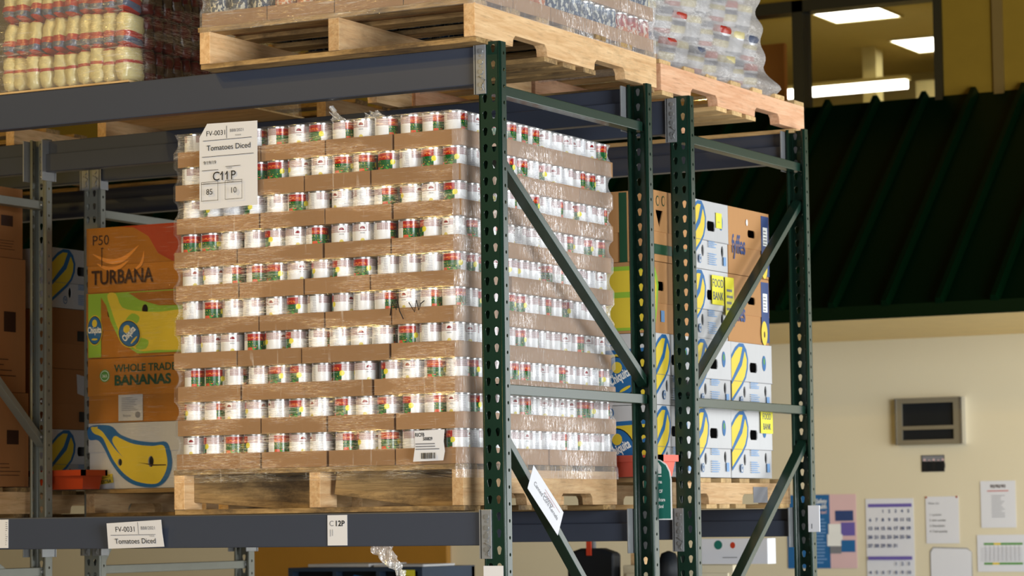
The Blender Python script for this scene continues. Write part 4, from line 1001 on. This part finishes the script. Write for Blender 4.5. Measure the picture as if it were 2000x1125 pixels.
for L in range(3):
    for i in range(10):
        me = (bagB if L == 0 else bagA)[i % 3]; x = -1.425 - i * .052
        o = obj('food_bag', me, loc=(x + jit(.005), .060 + jit(.006), ZBG + L * .1165)); o.rotation_euler = (jit(.04), (.13 + .01 * i) * (L > 0) + jit(.06), PI / 2 + jit(.10)); o.scale = (1, 1 + jit(.08), 1 + jit(.05))
        tag(o, 'yellow and red food bag, ' + ORD[i] + ' from the load corner, ' + ['bottom', 'middle', 'upper'][L] + ' layer', 'food bag', 'food bags standing in the wrapped load at upper left')
    for i in range(8):
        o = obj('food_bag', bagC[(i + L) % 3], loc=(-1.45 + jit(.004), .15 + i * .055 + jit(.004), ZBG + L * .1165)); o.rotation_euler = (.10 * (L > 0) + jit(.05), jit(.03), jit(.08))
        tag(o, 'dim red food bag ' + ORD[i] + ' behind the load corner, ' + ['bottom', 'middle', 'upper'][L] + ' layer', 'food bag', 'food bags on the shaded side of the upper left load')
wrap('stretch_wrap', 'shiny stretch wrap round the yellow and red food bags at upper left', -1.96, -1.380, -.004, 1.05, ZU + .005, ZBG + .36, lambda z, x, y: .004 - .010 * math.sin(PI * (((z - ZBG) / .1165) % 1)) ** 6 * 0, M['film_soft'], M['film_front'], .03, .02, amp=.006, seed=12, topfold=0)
# pale bags on the far rack: right load and a sliver left of the top pallet
BGH = ZU + .125 + .001
sack = [bag_mesh('sack', .118, .062, .20, [wht, redb, greyb, cream], [(0, 0), (.12, [1, 0, 2][i]), (.30, [0, 3, 0][i]), (.48, [3, 2, 0][i]), (.64, 0), (.74, [2, 1, 3][i]), (.90, 0)], 18, 14, .08, seed=30 + i) for i in range(3)]
nm_ = ['nearest', 'second', 'third', 'fourth', 'fifth', 'sixth', 'seventh', 'eighth']
for L in range(4):
    for i in range(8):
        o = obj('food_sack', sack[(L * 2 + i) % 3], loc=(-.150 - (.012 * L) + jit(.006), 1.325 + i * .122 + jit(.008), BGH + .004 + L * .112))
        o.rotation_euler = (.22 + jit(.08), -.08, PI / 2 + jit(.12)); o.scale = (1, 1.15, .60)
        tag(o, 'pale food sack in the hazy top right load, ' + nm_[i] + ' one in the ' + ['bottom', 'second', 'third', 'top'][L] + ' layer', 'food sack', 'pale sacks in the top right load')
wrap('stretch_wrap', 'milky stretch wrap round the pale sacks on the top right of the far rack', -1.04, -.085, 1.262, 2.275, ZU + .085, BGH + .45, lambda z, x, y: .010 * math.sin((z - BGH) * 56) - .03 * max(0, (z - BGH) / .43) + (.05 * max(0, 1 - abs(z - ZU - .15) / .08)), M['film_milky'], M['film_milky'], .02, .012, amp=.006, seed=20, rc=.05)
pk = [bag_mesh('pink_bag', .16, .09, .13, [pinkb, wht], [(0, 1), (.35, 0), (.85, 1)], seed=50 + i) for i in range(2)]
for L in range(3):
    for i in range(4):
        o = obj('food_bag', pk[(i + L) % 2], loc=(-1.92 - i * .165 + (.04 if L == 2 else 0), 1.36, ZU + .121 + L * .128)); o.rotation_euler = (0, jit(.1), jit(.15))
        tag(o, 'pink and white bag on the far rack, ' + ORD[i] + ' from right, ' + ['bottom', 'middle', 'upper'][L] + ' layer', 'food bag', 'pink and white bags on the far rack')

# ------------------------------------------------------------------ things on the back wall
def on_wall(name, x, z, w, h, mat, label, cat, draw=None, outline=None, thick=.002):
    return sheet_of(name, ((x, YW - thick - .001, z), (1, 0, 0), (0, 0, 1), (0, -1, 0)), w, h, mat, label, cat, draw, outline=outline, thick=thick)
e = empty('wall_display', (-1.66, YW, 1.995), 'grey framed wall display with two dark panels', 'display')
fr = MB(); W2, H2, D2 = .202, .270, .055
for a in ((-W2, W2, H2 - .030, H2), (-W2, W2, 0, .028), (-W2, -W2 + .038, .028, H2 - .030), (W2 - .050, W2, .028, H2 - .030), (-W2 + .038, W2 - .050, .086, .108)): fr.box(a[0], a[1], -D2, 0, a[2], a[3])
M['display_frame'] = plain('display_frame_metal', srgb(140, 132, 112), .4, .3)
fr.build('display_frame', M['display_frame'], e)
MB().box(-W2 + .03, W2 - .04, -.035, -.02, .02, .09).box(-W2 + .03, W2 - .04, -.035, -.02, .10, .25).build('dark_panel', M['black_plastic'], e)
MB().box(-W2 - .001, -W2 + .008, -D2 - .004, 0, 0, H2).box(W2 - .010, W2 + .003, -D2 - .004, 0, 0, H2).build('bright_edge', M['steel'], e)
on_wall('photo_print', -1.727, 1.838, .140, .096, M['ink'], 'small dark group photograph below the wall display', 'photograph',
        lambda F, w, h: (F.poly(rect(.004, .06, w - .004, h - .004), M['grey_ink']), *[F.poly(ell(.02 + .028 * i, .066 - .006 * (i % 2), .007, .010), M['pink_print']) for i in range(5)], *[F.poly(ell(.02 + .028 * i, .036, .014, .028), M['black_plastic'] if i % 2 else M['ink']) for i in range(5)]))
def calendar(F, w, h):
    for b in (0, 1, 2):
        top = h - .030 - b * .305
        F.poly(rect(.014, top - .020, w - .010, top), M['violet_print']); F.text('MONTH'[:0] + ' ', .01, w / 2, top - .016, M['white_print'])
        F.poly(rect(.10, top - .016, .18, top - .005), M['white_print']) if False else None
        d = 1
        for r_ in range(5):
            for c in range(7):
                if r_ == 0 and c < (2 + 2 * b): continue
                if d > 31: break
                F.text(str(d), .027, .028 + c * .0395, top - .052 - r_ * .050, M['navy_print'] if not (b == 1 and d == 24) else M['red_print'], .03); d += 1
on_wall('wall_calendar', -2.078, 1.02, .295, .668, M['paper'], 'long white three month wall calendar with purple headings', 'calendar', calendar)
def poster(F, w, h):
    F.poly(rect(0, 0, w * .62, h), M['blue_print']); F.poly(rect(w * .62, 0, w, h), M['pink_print'])
    for t_, y, s in (('Job Safety', h - .050, .036), ('and Health', h - .082, .036)): F.text(t_, s, w * .58, y, M['white_print'], .02, 'RIGHT', .8)
    F.text("It's the law!", .028, w * .58, h - .112, M['pink_print'], .02, 'RIGHT', .8)
    F.lines(.16, .03, w * .58, h - .13, 14, M['pale_blue_print'], .4)
    for (x, y, a, b, m_) in ((.70, .64, .26, .14, 'navy_print'), (.60, .46, .2, .14, 'white_print'), (.78, .44, .2, .18, 'violet_print'), (.58, .30, .22, .16, 'white_print'), (.78, .22, .2, .16, 'blue_print'), (.62, .20, .16, .1, 'grey_ink')):
        F.poly(rect(w * x, h * y, w * (x + a), h * (y + b)), M[m_])
on_wall('safety_poster', -2.575, 1.285, .437, .432, M['pink_print'], 'blue and pink job safety poster partly behind the right green post', 'poster', poster)
on_wall('notice_sheet', -1.708, 1.425, .200, .270, M['paper'], 'white notice with a short numbered list, right of the calendar', 'notice',
        lambda F, w, h: (F.text('How to:', .020, .05, h - .045, M['ink']), *[F.text(s_, .018, .022, h - .110 - i * .032, M['ink'], 0, 'LEFT', .9) for i, s_ in enumerate(('1. Location', '2. Item number', '3. Description', '4. Total quantity'))], F.poly(ell(.006, h - .004, .006, .006), M['rust_print']), F.poly(ell(w - .01, h - .004, .006, .006), M['rust_print'])))
on_wall('clipped_sheet', -1.688, 1.06, .255, .345, M['grey_ink'], 'curled grey white sheet hanging below the numbered notice', 'notice',
        lambda F, w, h: F.poly([(.004, 0), (w - .006, 0), (w - .004, h - .03), (w - .03, h - .012), (.02, h - .006), (.004, h - .03)], M['paper']), outline=[(0, 0), (.255, 0), (.252, .315), (.225, .338), (.02, .345), (.0, .32)])
on_wall('notice_sheet', -1.374, 1.512, .208, .267, M['paper'], 'white notice with a coloured heading at the upper right of the wall', 'notice',
        lambda F, w, h: (F.text('90/90/90', .026, w / 2, h - .040, M['brown_print'], .03), F.lines(.04, h - .060, w - .04, h - .050, 1, M['red_print'], .5, .1), F.lines(.065, .06, .145, h - .075, 12, M['grey_ink'], .25)))
on_wall('schedule_sheet', -1.402, 1.262, .290, .210, M['paper'], 'landscape schedule sheet with green and yellow bars at the right edge', 'notice',
        lambda F, w, h: (F.poly(rect(.04, h - .058, w - .02, h - .046), M['green_print']), F.poly(rect(.10, h - .058, .14, h - .046), M['yellow_print']), F.poly(rect(.04, .040, w - .02, .052), M['green_print']), F.poly(rect(.09, .040, .13, .052), M['yellow_print']), F.lines(.02, .062, w - .02, h - .066, 7, M['grey_ink'], .12, .02), *[F.poly(rect(.05 + .025 * i, .06, .0515 + .025 * i, h - .06), M['grey_ink']) for i in range(9)]))

# ------------------------------------------------------------------ things behind and below the racks
e = empty('brochure_rack', (-3.0, 4.25, 0), 'dark blue literature cabinet with a yellow note below the near beam', 'cabinet')
MB().box(-.37, .37, -.02, .25, 0, .06).box(-.37, .37, .22, .25, .06, 1.375).box(-.37, .37, -.25, .25, 1.362, 1.38).box(-.37, -.345, -.25, .25, .06, 1.362).box(.345, .37, -.25, .25, .06, 1.362).box(-.12, -.10, -.25, .22, .06, 1.362).box(.12, .14, -.25, .22, .06, 1.362).box(-.345, .345, -.25, .22, 1.05, 1.07).build('cabinet_shell', M['dark_blue_plastic'], e)
MB().box(-.34, -.13, -.20, .1, 1.07, 1.36).box(-.09, .11, -.20, .1, 1.07, 1.36).box(.15, .33, -.20, .1, 1.07, 1.36).build('compartment', M['black_plastic'], e)
F = Face((-.09, -.2, 1.07), (1, 0, 0), (0, 0, 1), (0, -1, 0)); F.poly([(.0, .22), (.06, .275), (.20, .25), (.2, .20), (.08, .23)], M['blue_print']); F.poly([(.0, .20), (.08, .25), (.19, .20), (.1, .215)], M['white_print']); F.done(e)
tag(sheet_of('yellow_note', ((-2.745, 3.994, 1.25), (1, 0, 0), (0, 0, 1), (0, -1, 0)), .08, .118, M['bright_yellow_paper'], 'yellow handwritten note on the dark blue cabinet corner', 'paper note', lambda F, w, h: F.lines(.01, .02, w - .01, h - .01, 4, M['brown_print'], .2)))
tag(MB().box(-3.29, -2.95, 4.05, 4.40, 1.381, 1.396).box(-2.93, -2.66, 4.06, 4.36, 1.381, 1.392).build('paper_stack', M['carton_white'], bevel=.002), 'loose pale papers lying on the dark blue cabinet', 'papers')
e = empty('filing_cabinet', (-1.33, 4.3, 0), 'pale filing cabinet under the white carton behind the far rack', 'cabinet')
MB().box(-.26, .28, -.30, -.20, 0, 1.385).build('cabinet_body', M['wall'], e, bevel=.004)
for zq in (.10, .42, .74, 1.06): 
    d_ = MB().box(-.24, .26, -.312, -.30, zq, zq + .29).build('drawer', M['wall'], e, bevel=.003); MB().box(-.05, .07, -.33, -.312, zq + .2, zq + .22).build('drawer_handle', M['plate'], d_)
carton('white_box', 'long white carton with small teal and orange marks below the far beam', -1.22, -.885, 4.0, 4.09, 1.387, 1.50, M['paper'], lambda F, w, h: (F.poly(ell(.10, h - .028, .020, .020), M['teal_print']), F.poly(ell(.17, h - .030, .012, .014), M['red_print']), F.lines(.12, .028, .22, .040, 1, M['grey_ink'], .3)), None, (), (), 0)
e = empty('coat_stand', (-1.735, 4.0, 0), 'black jacket hanging on a stand behind the gap of the near frame', 'coat')
jk = MB().prism([(-.115, 1.0), (.115, 1.0), (.118, 1.44), (.05, 1.462), (-.05, 1.462), (-.118, 1.44)], 'y', -.04, .04)
jk.build('black_jacket', M['black_plastic'], e, bevel=.02); MB().tube([(0, 0, 0), (0, 0, 1.50)], .012).box(-.15, .15, -.15, .15, 0, .02).build('stand_pole', M['plate'], e)
MB().box(-.012, .012, -.05, -.044, 1.43, 1.50).build('lanyard', M['red_print'], e)
tag(MB().box(-1.60, -1.545, 4.1, 4.2, 0, 1.50).build('timber_post', M['wood_y'], bevel=.003), 'upright pale timber beside the black jacket', 'timber')
e = empty('task_lamp', (-1.22, 3.7, 0), 'dark shaded floor lamp between the second and third green posts', 'lamp')
MB().lathe([(.075, 1.33), (.03, 1.44), (.005, 1.45)], 16).build('lamp_shade', M['black_plastic'], e, solid=.003); MB().tube([(0, 0, .02), (0, 0, 1.43)], .01).build('lamp_pole', M['black_plastic'], e); MB().lathe([(.001, .02), (.12, .02), (.12, 0), (.001, 0)], 20).build('lamp_base', M['black_plastic'], e)
